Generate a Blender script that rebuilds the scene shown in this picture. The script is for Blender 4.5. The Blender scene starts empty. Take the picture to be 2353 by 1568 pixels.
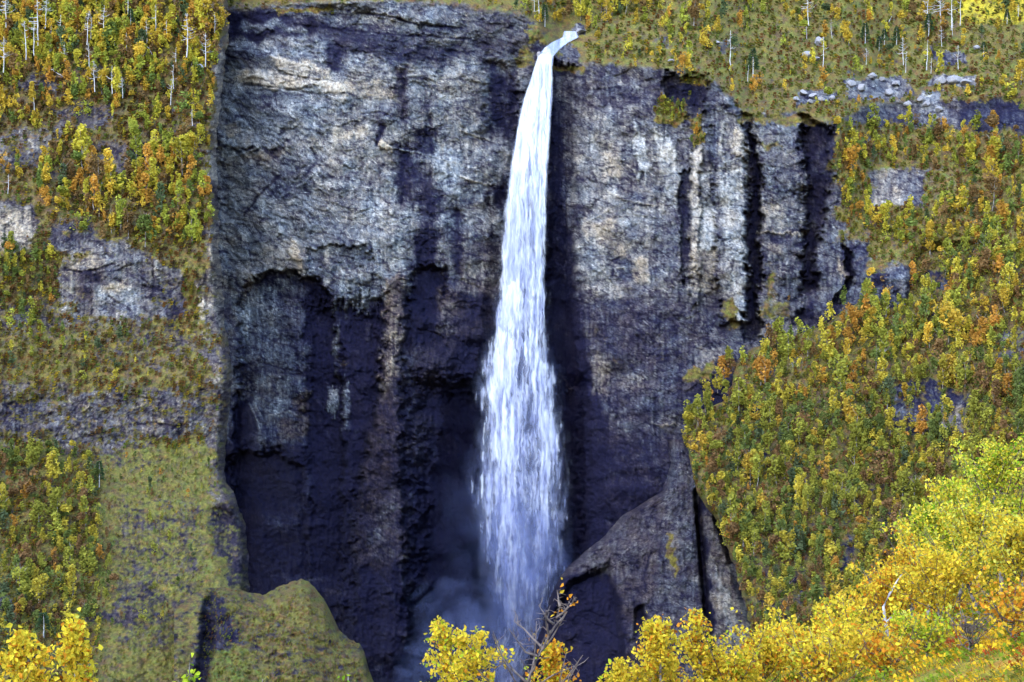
import bpy, math, random
import numpy as np
from mathutils import Vector

# ------------------------------------------------------------------ camera, world, sun, exposure
scn = bpy.context.scene
COL = scn.collection
FOC = 3137.0                       # focal length in sketch units (sketch frame 2353 x 1568)
CU, CV = 1176.5, 784.0
cam = bpy.data.cameras.new('camera')
cam.lens = 48.0; cam.sensor_width = 36.0; cam.clip_start = 0.5; cam.clip_end = 6000
camo = bpy.data.objects.new('camera', cam); COL.objects.link(camo)
camo.location = (0, 0, 0); camo.rotation_euler = (math.radians(90), 0, 0)
scn.camera = camo

SUN_EL, SUN_AZ = math.radians(52), math.radians(215)     # azimuth from +Y clockwise: behind the camera, to the left
w = bpy.data.worlds.new('World'); scn.world = w; w.use_nodes = True
nt = w.node_tree; nt.nodes.clear()
sky = nt.nodes.new('ShaderNodeTexSky'); sky.sky_type = 'NISHITA'; sky.sun_disc = False
sky.sun_elevation = SUN_EL; sky.sun_rotation = SUN_AZ
bg = nt.nodes.new('ShaderNodeBackground'); bg.inputs['Strength'].default_value = 0.135
wo = nt.nodes.new('ShaderNodeOutputWorld')
nt.links.new(sky.outputs[0], bg.inputs[0]); nt.links.new(bg.outputs[0], wo.inputs[0])
sl = bpy.data.lights.new('sun', 'SUN'); sl.energy = 3.15; sl.angle = math.radians(10); sl.color = (1.0, 0.90, 0.73)
so = bpy.data.objects.new('sun', sl); COL.objects.link(so)
sd = Vector((math.sin(SUN_AZ)*math.cos(SUN_EL), math.cos(SUN_AZ)*math.cos(SUN_EL), math.sin(SUN_EL)))
so.rotation_euler = sd.to_track_quat('Z', 'Y').to_euler()
vs = scn.view_settings
vs.view_transform = 'Standard'; vs.look = 'None'; vs.exposure = 2.68; vs.gamma = 1.0; vs.use_curve_mapping = False
scn.cycles.max_bounces = 5; scn.cycles.transparent_max_bounces = 24; scn.cycles.volume_bounces = 0

rnd = random.Random(7)
rng = np.random.default_rng(11)

# ------------------------------------------------------------------ numeric helpers
def lin(c):
    c = np.asarray(c, float)/255.0
    return np.where(c <= 0.04045, c/12.92, ((c+0.055)/1.055)**2.4)
def hsh(ix, iy, seed):
    h = (ix.astype(np.int64)*374761393 + iy.astype(np.int64)*668265263 + seed*974711) & 0xffffffff
    h = ((h ^ (h >> 13))*1274126177) & 0xffffffff
    return (h ^ (h >> 16)) & 0xffff
def pn(x, y, seed=0):
    """gradient noise in about -1..1"""
    x = np.asarray(x, float); y = np.asarray(y, float)
    x0 = np.floor(x); y0 = np.floor(y); fx = x-x0; fy = y-y0
    out = []
    for dy in (0, 1):
        for dx in (0, 1):
            a = hsh(x0+dx, y0+dy, seed)*(2*math.pi/65536.0)
            out.append(np.cos(a)*(fx-dx) + np.sin(a)*(fy-dy))
    sx = fx*fx*fx*(fx*(fx*6-15)+10); sy = fy*fy*fy*(fy*(fy*6-15)+10)
    return ((out[0]*(1-sx)+out[1]*sx)*(1-sy) + (out[2]*(1-sx)+out[3]*sx)*sy)*1.5
def fb(x, y, sx, sy, seed=0, o=4, ang=0.0, gain=0.55):
    if ang:
        a = math.radians(ang); x, y = x*math.cos(a)+y*math.sin(a), -x*math.sin(a)+y*math.cos(a)
    s = 0; amp = 1; tot = 0
    for i in range(o):
        f = 2.03**i
        s = s + amp*pn(x/sx*f+i*17.3, y/sy*f+i*9.1, seed+i*31); tot += amp; amp *= gain
    return s/tot
def rdg(x, y, sx, sy, seed=0, o=4, ang=0.0):
    if ang:
        a = math.radians(ang); x, y = x*math.cos(a)+y*math.sin(a), -x*math.sin(a)+y*math.cos(a)
    s = 0; amp = 1; tot = 0
    for i in range(o):
        f = 2.07**i
        s = s + amp*(1-2*np.abs(pn(x/sx*f+i*7.7, y/sy*f+i*3.3, seed+i*57))); tot += amp; amp *= 0.55
    return s/tot
def vor(x, y, sx, sy, seed=0, ang=0.0):
    """cells: random value of the nearest cell, distance to its border"""
    if ang:
        a = math.radians(ang); x, y = x*math.cos(a)+y*math.sin(a), -x*math.sin(a)+y*math.cos(a)
    x = x/sx; y = y/sy; x0 = np.floor(x); y0 = np.floor(y); b1 = np.full(x.shape, 9.0); b2 = b1.copy(); val = np.zeros(x.shape)
    for dy in (-1, 0, 1):
        for dx in (-1, 0, 1):
            px = x0+dx+hsh(x0+dx, y0+dy, seed)/65536.0; py = y0+dy+hsh(x0+dx, y0+dy, seed+5)/65536.0
            d = np.hypot(px-x, py-y); n = d < b1
            b2 = np.where(n, b1, np.minimum(b2, d)); val = np.where(n, hsh(x0+dx, y0+dy, seed+9)/65536.0, val); b1 = np.where(n, d, b1)
    return val-.5, b2-b1
def sstep(a, b, x):
    t = np.clip((x-a)/(b-a), 0, 1); return t*t*(3-2*t)
def pm(u, v, pts, f):
    """soft mask of a polygon, feather f"""
    pts = np.asarray(pts, float); m = np.zeros(u.shape)
    lo = pts.min(0)-f; hi = pts.max(0)+f
    sel = (u > lo[0]) & (u < hi[0]) & (v > lo[1]) & (v < hi[1])
    if not sel.any(): return m
    x = u[sel]; y = v[sel]; d2 = np.full(x.shape, 1e12); ins = np.zeros(x.shape, bool)
    n = len(pts)
    for i in range(n):
        ax, ay = pts[i]; bx, by = pts[(i+1) % n]
        ex, ey = bx-ax, by-ay; L = ex*ex+ey*ey+1e-9
        t = np.clip(((x-ax)*ex+(y-ay)*ey)/L, 0, 1)
        d2 = np.minimum(d2, (x-ax-t*ex)**2+(y-ay-t*ey)**2)
        if ay != by:
            c = (ay > y) != (by > y); ins ^= c & (x < (bx-ax)*(y-ay)/(by-ay)+ax)
    d = np.sqrt(d2); d = np.where(ins, d, -d)
    m[sel] = sstep(-f, f, d); return m
def lm(u, v, pts, w_, f):
    """soft mask of a polyline of half width w_"""
    pts = np.asarray(pts, float); m = np.zeros(u.shape)
    lo = pts.min(0)-f-w_; hi = pts.max(0)+f+w_
    sel = (u > lo[0]) & (u < hi[0]) & (v > lo[1]) & (v < hi[1])
    if not sel.any(): return m
    x = u[sel]; y = v[sel]; d2 = np.full(x.shape, 1e12)
    for i in range(len(pts)-1):
        ax, ay = pts[i]; bx, by = pts[i+1]
        ex, ey = bx-ax, by-ay; L = ex*ex+ey*ey+1e-9
        t = np.clip(((x-ax)*ex+(y-ay)*ey)/L, 0, 1)
        d2 = np.minimum(d2, (x-ax-t*ex)**2+(y-ay-t*ey)**2)
    m[sel] = 1-sstep(w_-f*0.5, w_+f, np.sqrt(d2)); return m
def R(x0, y0, x1, y1): return [(x0, y0), (x1, y0), (x1, y1), (x0, y1)]
def pos(u, v, d):
    u, v, d = np.broadcast_arrays(u, v, d)
    return np.stack([(u-CU)/FOC*d, d, -(v-CV)/FOC*d], -1)

# ------------------------------------------------------------------ mesh helpers
def mesh_np(name, V, F, mat, col=None, smooth=True, alpha=None):
    me = bpy.data.meshes.new(name)
    V = np.ascontiguousarray(V, np.float32).reshape(-1, 3); F = np.ascontiguousarray(F, np.int32)
    k = F.shape[1]
    me.vertices.add(len(V)); me.vertices.foreach_set('co', V.ravel())
    me.loops.add(F.size); me.loops.foreach_set('vertex_index', F.ravel())
    me.polygons.add(len(F)); me.polygons.foreach_set('loop_start', np.arange(0, F.size, k, dtype=np.int32))
    me.polygons.foreach_set('loop_total', np.full(len(F), k, np.int32))
    me.polygons.foreach_set('use_smooth', np.full(len(F), smooth, bool))
    me.update(calc_edges=True)
    if col is not None:
        at = me.color_attributes.new('Col', 'FLOAT_COLOR', 'POINT')
        c = np.ones((len(V), 4), np.float32); c[:, :3] = np.asarray(col).reshape(-1, 3)
        if alpha is not None: c[:, 3] = np.asarray(alpha).ravel()
        at.data.foreach_set('color', c.ravel())
    me.materials.append(mat)
    return me
def link(name, me, parent=None):
    o = bpy.data.objects.new(name, me); COL.objects.link(o)
    if parent is not None: o.parent = parent
    return o
def tag(o, label=None, cat=None, group=None, kind=None):
    if label: o['label'] = label
    if cat: o['category'] = cat
    if group: o['group'] = group
    if kind: o['kind'] = kind
    return o
def gridfaces(nr, nc):
    i = np.arange((nr-1)*(nc-1)); r = i//(nc-1); c = i % (nc-1); a = r*nc+c
    return np.stack([a, a+1, a+nc+1, a+nc], 1)

# ------------------------------------------------------------------ materials
def new_mat(name):
    m = bpy.data.materials.new(name); m.use_nodes = True; t = m.node_tree; t.nodes.clear()
    o = t.nodes.new('ShaderNodeOutputMaterial'); return m, t, o
def N(t, typ, **kw):
    n = t.nodes.new(typ)
    for k, v in kw.items(): setattr(n, k, v)
    return n
def terrain_mat(name, rough, specks, bumpd, sc):
    m, t, o = new_mat(name)
    at = N(t, 'ShaderNodeAttribute', attribute_name='Col')
    tc = N(t, 'ShaderNodeTexCoord')
    mp = N(t, 'ShaderNodeMapping'); mp.inputs['Scale'].default_value = sc
    n1 = N(t, 'ShaderNodeTexNoise'); n1.inputs['Scale'].default_value = 1.3; n1.inputs['Detail'].default_value = 6; n1.inputs['Roughness'].default_value = 0.75
    cr = N(t, 'ShaderNodeMapRange'); cr.inputs['From Min'].default_value = 0.32; cr.inputs['From Max'].default_value = 0.68
    cr.inputs['To Min'].default_value = 1-specks; cr.inputs['To Max'].default_value = 1+specks
    mx = N(t, 'ShaderNodeMix', data_type='RGBA', blend_type='MULTIPLY'); mx.inputs[0].default_value = 1
    bs = N(t, 'ShaderNodeBsdfPrincipled'); bs.inputs['Roughness'].default_value = rough
    bs.inputs['Specular IOR Level'].default_value = 0.25
    bp = N(t, 'ShaderNodeBump'); bp.inputs['Distance'].default_value = bumpd; bp.inputs['Strength'].default_value = 0.9
    L = t.links.new
    L(tc.outputs['Object'], mp.inputs[0]); L(mp.outputs[0], n1.inputs['Vector'])
    L(n1.outputs[0], cr.inputs[0]); L(at.outputs['Color'], mx.inputs[6]); L(cr.outputs[0], mx.inputs[7])
    L(mx.outputs[2], bs.inputs['Base Color']); L(n1.outputs[0], bp.inputs['Height']); L(bp.outputs[0], bs.inputs['Normal'])
    L(bs.outputs[0], o.inputs[0]); return m
ROCK = terrain_mat('streaked_rock', 0.8, 0.5, 0.6, (0.9, 0.9, 0.75))
HEATH = terrain_mat('heath_ground', 0.95, 0.5, 0.7, (0.8, 0.8, 0.8))
def leaf_mat(name, transl=0.42):
    m, t, o = new_mat(name)
    at = N(t, 'ShaderNodeAttribute', attribute_name='Col'); oi = N(t, 'ShaderNodeObjectInfo')
    mx = N(t, 'ShaderNodeMix', data_type='RGBA', blend_type='MULTIPLY'); mx.inputs[0].default_value = 1
    d = N(t, 'ShaderNodeBsdfDiffuse'); tr = N(t, 'ShaderNodeBsdfTranslucent'); ms = N(t, 'ShaderNodeMixShader'); ms.inputs[0].default_value = transl
    L = t.links.new
    L(at.outputs['Color'], mx.inputs[6]); L(oi.outputs['Color'], mx.inputs[7])
    L(mx.outputs[2], d.inputs[0]); L(mx.outputs[2], tr.inputs[0]); L(d.outputs[0], ms.inputs[1]); L(tr.outputs[0], ms.inputs[2]); L(ms.outputs[0], o.inputs[0])
    return m
LEAF = leaf_mat('birch_leaves')
def bark_mat(name, c1, c2):
    m, t, o = new_mat(name)
    tc = N(t, 'ShaderNodeTexCoord'); n1 = N(t, 'ShaderNodeTexNoise'); n1.inputs['Scale'].default_value = 9
    rp = N(t, 'ShaderNodeValToRGB'); rp.color_ramp.elements[0].color = (*c1, 1); rp.color_ramp.elements[1].color = (*c2, 1)
    rp.color_ramp.elements[0].position = 0.35; rp.color_ramp.elements[1].position = 0.6
    bs = N(t, 'ShaderNodeBsdfPrincipled'); bs.inputs['Roughness'].default_value = 0.8
    L = t.links.new
    L(tc.outputs['Object'], n1.inputs['Vector']); L(n1.outputs[0], rp.inputs[0]); L(rp.outputs[0], bs.inputs['Base Color']); L(bs.outputs[0], o.inputs[0])
    return m
BARK = bark_mat('birch_bark', (0.07, 0.055, 0.05), (0.34, 0.30, 0.26))
TWIG = bark_mat('dark_twigs', (0.06, 0.04, 0.035), (0.2, 0.15, 0.12))
DEAD = bark_mat('bleached_wood', (0.36, 0.35, 0.36), (0.62, 0.61, 0.6))
PALEROCK = bark_mat('pale_boulder_rock', (0.10, 0.10, 0.12), (0.36, 0.35, 0.36))
def water_mat():
    m, t, o = new_mat('falling_water')
    at = N(t, 'ShaderNodeAttribute', attribute_name='Col')
    tc = N(t, 'ShaderNodeTexCoord'); mp = N(t, 'ShaderNodeMapping'); mp.inputs['Scale'].default_value = (1.6, 1.0, 0.22)
    n1 = N(t, 'ShaderNodeTexNoise'); n1.inputs['Scale'].default_value = 1.0; n1.inputs['Detail'].default_value = 5
    d = N(t, 'ShaderNodeBsdfDiffuse'); tl = N(t, 'ShaderNodeBsdfTranslucent'); m1 = N(t, 'ShaderNodeMixShader'); m1.inputs[0].default_value = 0.3
    tr = N(t, 'ShaderNodeBsdfTransparent'); m2 = N(t, 'ShaderNodeMixShader')
    ml = N(t, 'ShaderNodeMapRange'); ml.inputs['From Min'].default_value = 0.35; ml.inputs['From Max'].default_value = 0.65
    ml.inputs['To Min'].default_value = -0.16; ml.inputs['To Max'].default_value = 0.16
    ad = N(t, 'ShaderNodeMath', operation='MULTIPLY_ADD', use_clamp=True)
    L = t.links.new
    L(tc.outputs['Object'], mp.inputs[0]); L(mp.outputs[0], n1.inputs['Vector']); L(n1.outputs[0], ml.inputs[0])
    L(at.outputs['Alpha'], ad.inputs[0]); ad.inputs[1].default_value = 1.0
    sc = N(t, 'ShaderNodeMath', operation='MULTIPLY'); L(ml.outputs[0], sc.inputs[0]); L(at.outputs['Alpha'], sc.inputs[1]); L(sc.outputs[0], ad.inputs[2])
    L(at.outputs['Color'], d.inputs[0]); L(at.outputs['Color'], tl.inputs[0]); L(d.outputs[0], m1.inputs[1]); L(tl.outputs[0], m1.inputs[2])
    L(ad.outputs[0], m2.inputs[0]); L(tr.outputs[0], m2.inputs[1]); L(m1.outputs[0], m2.inputs[2]); L(m2.outputs[0], o.inputs[0])
    return m
WATER = water_mat()

# ------------------------------------------------------------------ rock tones (wet black streaks, pale lime, rust, plus navy shade painted into recesses)
COOL = lin([(2, 2, 46), (12, 12, 54), (45, 47, 74), (84, 90, 106), (124, 132, 143), (172, 179, 184), (220, 224, 226)])
WARM = lin([(8, 3, 38), (30, 21, 42), (70, 57, 62), (108, 96, 92), (152, 139, 122), (196, 177, 150), (228, 212, 186)])
def ramp(tab, L):
    x = np.clip(L, 0, 1)*(len(tab)-1); i = np.minimum(x.astype(int), len(tab)-2); f = (x-i)[..., None]
    return tab[i]*(1-f)+tab[i+1]*f
ROCK_GAIN = 0.61

# each entry: polygon, lightness, warmth, strength, feather, style (i = uneven edge, d = dripping edge)
A_OPS = [  # lowest lightness also paints the shade of caves, clefts and recesses
 (R(500,-300,1260,140), .36,.25, 1,20,'i'), (R(500,140,1200,420), .50,.3, 1,20,'i'), (R(500,420,1200,650), .47,.2, 1,25,'i'),
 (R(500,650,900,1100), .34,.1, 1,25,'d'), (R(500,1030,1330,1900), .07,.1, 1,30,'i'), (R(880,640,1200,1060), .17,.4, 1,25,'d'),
 (R(1250,130,1700,700), .43,.35, 1,20,'i'), (R(1250,670,1720,1200), .29,.3, 1,25,'i'), (R(1250,1000,1560,1400), .18,.2, 1,30,'i'),
 (R(1700,130,2800,800), .40,.35, 1,20,'i'),
 # top left corner and upper wall
 ([(520,30),(600,22),(690,45),(760,60),(690,78),(640,82),(560,100),(515,90)], .05,0,1,8,'i'),
 ([(690,45),(800,62),(900,90),(1010,112),(1100,100),(1180,120),(1100,128),(960,140),(860,150),(780,110),(700,70)], .14,.1,.8,10,'i'),
 (R(735,95,790,160), .12,0,.85,12,'i'), (R(775,80,945,140), .22,.15,.7,14,'i'),
 ([(720,10),(1000,5),(1060,30),(1050,60),(860,50)], .50,.3,.6,14,'i'),
 ([(860,25),(935,40),(930,46),(850,36)], .85,.6,.7,5,'i'), (R(545,50,700,72), .5,.1,.7,8,'i'),
 (R(530,95,740,135), .52,.05,.8,14,'i'), (R(510,112,620,150), .28,.05,.8,10,'i'),
 ([(620,130),(680,138),(765,158),(765,178),(700,176),(640,160)], .86,.75,.9,7,'i'),
 ([(536,172),(600,168),(700,178),(790,190),(800,225),(720,206),(620,200),(545,190)], .88,.8,.9,7,'i'),
 (R(545,150,570,180), .7,.9,.8,8,'i'), ([(795,187),(905,190),(908,235),(860,228),(800,215)], .66,.8,.8,8,'i'),
 (R(800,130,870,165), .62,.3,.6,10,'i'),
 ([(983,172),(1058,168),(1056,212),(985,208)], .70,.6,.7,8,'i'),
 (R(520,205,740,312), .46,.0,.9,16,'i'), (R(600,225,700,262), .62,.0,.8,14,'i'),
 (R(520,285,548,318), .62,.9,.9,5,'i'), ([(508,318),(560,322),(600,340),(560,356),(508,372)], .68,.1,.7,6,'i'),
 ([(545,330),(620,346),(672,322),(696,310),(690,318),(625,354),(560,346)], .05,.2,.95,4,'i'),
 ([(560,358),(620,352),(672,330),(650,350),(580,380)], .42,1,.7,7,'i'),
 ([(750,290),(800,300),(840,280),(862,318),(760,325)], .78,.75,.8,8,'i'), (R(735,325,905,385), .62,.45,.8,16,'i'),
 (R(908,158,937,300), .14,.6,.9,7,'d'), (R(973,222,992,285), .14,.5,.85,5,'d'), (R(955,295,998,360), .10,.1,.9,8,'d'),
 (R(865,282,881,320), .03,.1,.95,4,'d'), (R(908,335,958,460), .08,.2,.9,9,'d'), (R(958,390,1013,460), .16,.2,.85,9,'d'),
 (R(1000,345,1060,445), .68,.0,.85,8,'d'), ([(880,320),(908,330),(908,350),(878,336)], .88,.9,.9,4,'i'),
 (R(715,391,908,505), .56,.35,.8,20,'i'), ([(718,400),(728,395),(742,430),(730,425)], .9,.5,.8,4,'i'),
 (R(620,380,716,455), .33,.0,.8,18,'i'), (R(588,450,610,475), .85,.0,.8,6,'d'), (R(633,498,650,545), .85,.05,.8,6,'d'),
 (R(820,470,960,685), .68,.25,.85,16,'d'), (R(800,610,900,690), .66,.1,.7,16,'d'),
 (R(610,564,712,624), .60,.5,.8,8,'i'), ([(660,556),(672,560),(690,600),(692,620),(680,618)], .82,1,.8,4,'i'),
 ([(708,565),(835,567),(850,592),(858,610),(712,610)], .38,.05,.85,5,'i'), (R(745,560,757,660), .75,.4,.8,4,'d'),
 (R(510,440,600,640), .52,.3,.6,25,'i'), ([(520,640),(570,600),(600,600),(560,680),(540,760)], .58,.4,.7,14,'i'),
 ([(575,641),(595,631),(645,622),(710,631),(745,656),(720,664),(640,640),(590,650)], .10,.1,.8,5,'i'),
 (R(562,648,579,690), .30,1,.9,4,'d'), (R(560,672,640,790), .58,.0,.6,14,'d'), (R(558,700,572,800), .80,.05,.7,5,'d'),
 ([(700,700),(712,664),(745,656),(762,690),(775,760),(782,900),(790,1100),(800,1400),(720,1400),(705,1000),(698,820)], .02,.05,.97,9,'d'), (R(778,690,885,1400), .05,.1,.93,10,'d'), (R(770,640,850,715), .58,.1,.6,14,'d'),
 (R(750,885,776,950), .60,.05,.8,6,'d'), (R(786,885,804,985), .52,.05,.7,5,'d'), (R(772,750,782,860), .5,.05,.7,3,'d'), (R(838,740,850,790), .5,.2,.5,5,'d'),
 ([(890,642),(940,636),(938,660),(925,700),(925,783),(905,860),(885,920),(868,958),(872,860),(884,783),(884,690)], .38,.95,.95,6,'i'),
 ([(868,900),(925,850),(915,1000),(925,1100),(940,1300),(800,1310),(820,1158),(855,958)], .215,.6,.92,14,'i'),
 ([(850,1180),(900,1160),(910,1290),(860,1290)], .30,.2,.6,20,'i'), (R(940,1020,1000,1090), .26,.3,.6,18,'d'),
 ([(945,690),(948,640),(965,614),(990,606),(1015,620),(1022,670),(1005,700)], .02,.05,.97,9,'i'), (R(930,670,1010,790), .06,.1,.9,12,'d'), (R(1005,665,1062,760), .36,.8,.75,9,'d'),
 (R(960,790,1060,900), .20,.4,.6,20,'d'), (R(945,540,1005,620), .04,.2,.93,10,'d'), (R(1005,540,1042,602), .45,.4,.8,8,'d'),
 (R(960,450,1010,545), .12,.2,.85,12,'d'), (R(1040,480,1064,640), .08,.2,.85,8,'d'),
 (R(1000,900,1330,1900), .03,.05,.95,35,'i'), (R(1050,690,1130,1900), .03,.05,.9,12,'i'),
 ([(1060,470),(1110,455),(1152,500),(1150,545),(1090,535)], .52,.45,.8,8,'i'), (R(1059,545,1156,680), .31,.7,.85,10,'i'), (R(1065,600,1150,640), .40,.6,.7,7,'i'),
 ([(1040,680),(1155,690),(1140,800),(1040,760)], .22,.6,.6,14,'i'),
 (R(1116,140,1192,330), .07,.2,.93,12,'i'), (R(1059,160,1118,300), .46,.5,.8,14,'i'), (R(1059,300,1160,420), .52,.4,.8,14,'i'), (R(1150,100,1215,160), .3,.6,.7,10,'i'),
 (R(1109,424,1166,480), .10,.4,.9,8,'i'), (R(1225,110,1275,170), .15,.4,.9,8,'i'), (R(1059,20,1215,130), .30,.45,.8,20,'i'),
 # lower left interior
 (R(545,783,708,908), .30,.05,.8,16,'d'), (R(600,862,686,955), .38,.1,.8,14,'i'), (R(536,915,580,1025), .02,.0,.95,8,'i'),
 ([(690,900),(706,908),(716,990),(690,1000),(676,950)], .40,1,.85,7,'i'), ([(650,960),(690,950),(690,1010),(630,1020)], .30,.8,.7,8,'i'),
 (R(520,1035,720,1360), .08,.15,.95,12,'i'), (R(612,1176,684,1228), .30,.0,.6,18,'i'), (R(700,1085,725,1140), .30,.0,.6,9,'d'),
 ([(620,1320),(760,1326),(780,1340),(650,1335)], .3,.1,.6,5,'i'), ([(740,1350),(800,1360),(790,1380),(745,1370)], .35,.3,.5,8,'i'),
 # right of the fall
 ([(1262,130),(1296,150),(1300,260),(1290,391),(1312,530),(1322,666),(1345,783),(1375,900),(1400,1010),(1390,1180),(1330,1330),(1250,1400),(1240,900)], .05,.1,.96,9,'d'),
 (R(1271,145,1625,250), .33,.35,.8,14,'i'), (R(1320,150,1370,175), .5,.4,.5,7,'i'),
 ([(1526,175),(1629,170),(1632,262),(1590,272),(1530,235)], .10,.15,.75,20,'i'),
 (R(1330,262,1412,480), .60,.4,.85,14,'d'), (R(1388,352,1426,415), .78,.75,.85,8,'i'), (R(1300,391,1340,520), .42,.1,.7,10,'d'),
 ([(1334,511),(1400,500),(1446,530),(1440,585),(1400,590),(1345,560)], .70,.85,.85,9,'i'), (R(1334,560,1404,650), .60,.2,.8,12,'i'),
 ([(1404,589),(1456,592),(1460,620),(1450,655),(1436,640),(1432,615),(1406,608)], .30,.0,.95,4,'i'),
 (R(1452,590,1490,650), .72,.9,.8,7,'i'), ([(1360,660),(1400,630),(1445,655),(1440,680),(1395,690)], .66,.5,.7,7,'i'),
 (R(1400,480,1500,560), .52,.3,.7,14,'i'), (R(1440,440,1500,480), .35,.1,.7,8,'i'),
 ([(1452,270),(1470,300),(1492,350),(1500,410),(1470,400),(1455,340)], .92,.25,.95,5,'d'),
 ([(1500,282),(1520,290),(1552,330),(1562,400),(1575,470),(1545,500),(1520,440),(1504,360)], .86,.35,.95,8,'d'),
 (R(1484,391,1580,470), .66,.4,.6,10,'d'), (R(1500,470,1585,620), .40,.2,.7,14,'d'),
 (R(1562,391,1586,600), .20,.05,.9,5,'d'), (R(1586,340,1608,600), .84,.55,.9,6,'d'), (R(1608,391,1648,575), .76,.3,.9,7,'d'),
 (R(1632,300,1646,480), .28,.1,.7,4,'d'), (R(1586,576,1648,670), .66,.8,.8,8,'i'), (R(1610,470,1640,575), .86,.1,.8,9,'i'),
 (R(1618,175,1650,350), .44,.05,.9,6,'i'), ([(1654,290),(1662,300),(1668,400),(1656,420)], .85,.4,.9,3,'d'),
 (R(1683,288,1722,362), .84,.75,.9,7,'d'), (R(1656,369,1722,470), .72,.45,.9,8,'d'), ([(1648,391),(1720,391),(1716,560),(1712,740),(1690,735),(1670,600)], .74,.25,.92,7,'d'),
 (R(1655,590,1690,690), .68,.5,.7,10,'d'), ([(1700,250),(1722,270),(1736,330),(1744,380),(1742,600),(1746,780),(1700,790),(1716,700),(1718,560),(1708,440),(1728,400),(1714,330)], .10,.15,.86,4,'i'),
 (R(1746,288,1850,470), .44,.3,.85,10,'d'), (R(1752,470,1800,530), .60,.55,.8,10,'d'), (R(1746,540,1850,760), .38,.35,.8,14,'i'),
 ([(1737,533),(1800,530),(1865,535),(1863,541),(1800,538),(1738,540)], .85,1,.8,3,'i'), (R(1770,560,1800,590), .6,.9,.7,10,'i'),
 (R(1750,730,1830,785), .52,.6,.7,10,'i'), (R(1840,640,1880,760), .12,.2,.85,12,'d'),
 ([(1839,262),(1860,258),(1908,300),(1912,400),(1895,480),(1880,560),(1872,655),(1842,660),(1850,520),(1858,420),(1840,350)], .09,.2,.85,8,'i'),
 (R(1915,290,1980,380), .10,.2,.85,12,'i'), (R(1905,490,2090,620), .36,.1,.9,12,'i'), (R(1880,560,2085,720), .36,.1,.9,12,'d'),
 ([(1938,560),(1960,572),(1955,650),(1938,700),(1925,700),(1945,640)], .04,.05,.9,5,'d'), (R(1926,595,1943,650), .56,.9,.85,4,'d'), (R(2005,625,2030,655), .05,.05,.85,7,'i'),
 (R(1907,690,1930,740), .05,.1,.8,6,'d'), (R(1975,590,2040,600), .5,1,.5,4,'i'), ([(2066,600),(2074,588),(2070,604),(2062,606)], 1,.3,1,2,'i'),
 (R(2202,219,2700,320), .20,.1,.8,14,'i'), (R(2010,258,2098,290), .38,.15,.8,8,'i'), (R(2007,378,2220,475), .42,.4,.85,12,'i'), (R(2013,385,2066,480), .66,.8,.7,10,'i'),
 (R(2140,114,2230,141), .34,.3,.85,7,'i'),
 (R(1827,204,1917,240), .60,.1,.8,9,'i'), (R(1935,178,2092,228), .55,.3,.7,12,'i'), (R(2139,168,2242,204), .64,.4,.85,8,'i'), (R(1990,165,2040,185), .8,.1,.7,6,'i'), (R(2109,219,2163,258), .8,.2,.7,9,'i'),
 # lower right interior
 (R(1380,690,1500,860), .26,.4,.6,20,'i'), (R(1360,820,1400,900), .42,.9,.7,9,'d'), (R(1420,860,1480,900), .45,.7,.6,9,'i'), (R(1600,800,1660,840), .56,.7,.7,10,'i'),
 (R(1480,880,1560,1010), .34,.15,.6,18,'d'), (R(1320,1120,1500,1330), .10,.15,.9,20,'i'), (R(1300,1180,1390,1340), .02,.0,.95,14,'i'), (R(1600,860,1690,950), .12,.1,.8,12,'i'),
 ([(1500,968),(1530,970),(1560,980),(1558,984),(1528,975),(1502,972)], .8,.9,.7,2,'i'),
 ([(1270,865),(1300,875),(1325,895),(1318,898),(1290,880)], .45,1,.7,3,'i'),
]
# veins and cracks: polyline, half width, lightness, warmth, strength
VEINS = [
 ([(1059,300),(1100,315),(1138,328)],1.5,.85,.7,.9), ([(1059,406),(1095,418),(1129,424)],2,.9,.7,.9), ([(880,335),(960,352),(1040,372),(1120,400)],1.2,.8,.4,.7),
 ([(760,480),(820,510),(870,520),(920,545)],1.2,.75,.5,.7), ([(600,480),(640,455),(700,420),(730,390)],1.5,.7,.1,.7), ([(500,372),(560,352),(600,340)],2,.85,.2,.8),
 ([(560,495),(590,455),(640,405)],2.5,.1,.3,.8), ([(1395,440),(1440,460),(1480,468),(1510,472)],1.5,.85,.6,.8), ([(1335,515),(1370,500),(1400,480)],1.2,.9,.6,.7),
 ([(1385,620),(1400,640),(1425,640),(1412,618),(1435,615)],1.2,.85,.5,.7), ([(645,857),(700,862),(760,868)],1.2,.05,0,.7), ([(820,30),(900,40),(960,58),(1060,66)],2,.05,.1,.8),
 ([(690,58),(800,70),(930,82),(1080,90)],1.8,.05,.1,.7), ([(560,195),(640,203),(720,215),(760,230)],1.3,.12,.4,.8), ([(640,166),(700,180),(735,184)],1.3,.15,.6,.8),
 ([(830,262),(880,258),(900,270)],1.3,.1,.2,.8), ([(560,760),(600,770),(640,790)],1.2,.1,.1,.6), ([(470,1020),(520,1005),(560,960)],1,.1,.1,.4),
 ([(590,830),(640,845),(720,862)],1.5,.08,0,.7), ([(855,440),(860,470),(905,500)],1.2,.2,.2,.5), ([(715,340),(730,370),(705,400)],1.5,.12,.1,.7), ([(1530,700),(1560,740),(1600,770)],1.4,.1,.1,.6),
 ([(620,955),(660,945),(700,960)],1.4,.6,.6,.6), ([(575,930),(590,960),(597,990)],1.6,.65,.1,.7), ([(1270,560),(1300,600),(1290,640)],1,.2,.8,.5),
]
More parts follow.
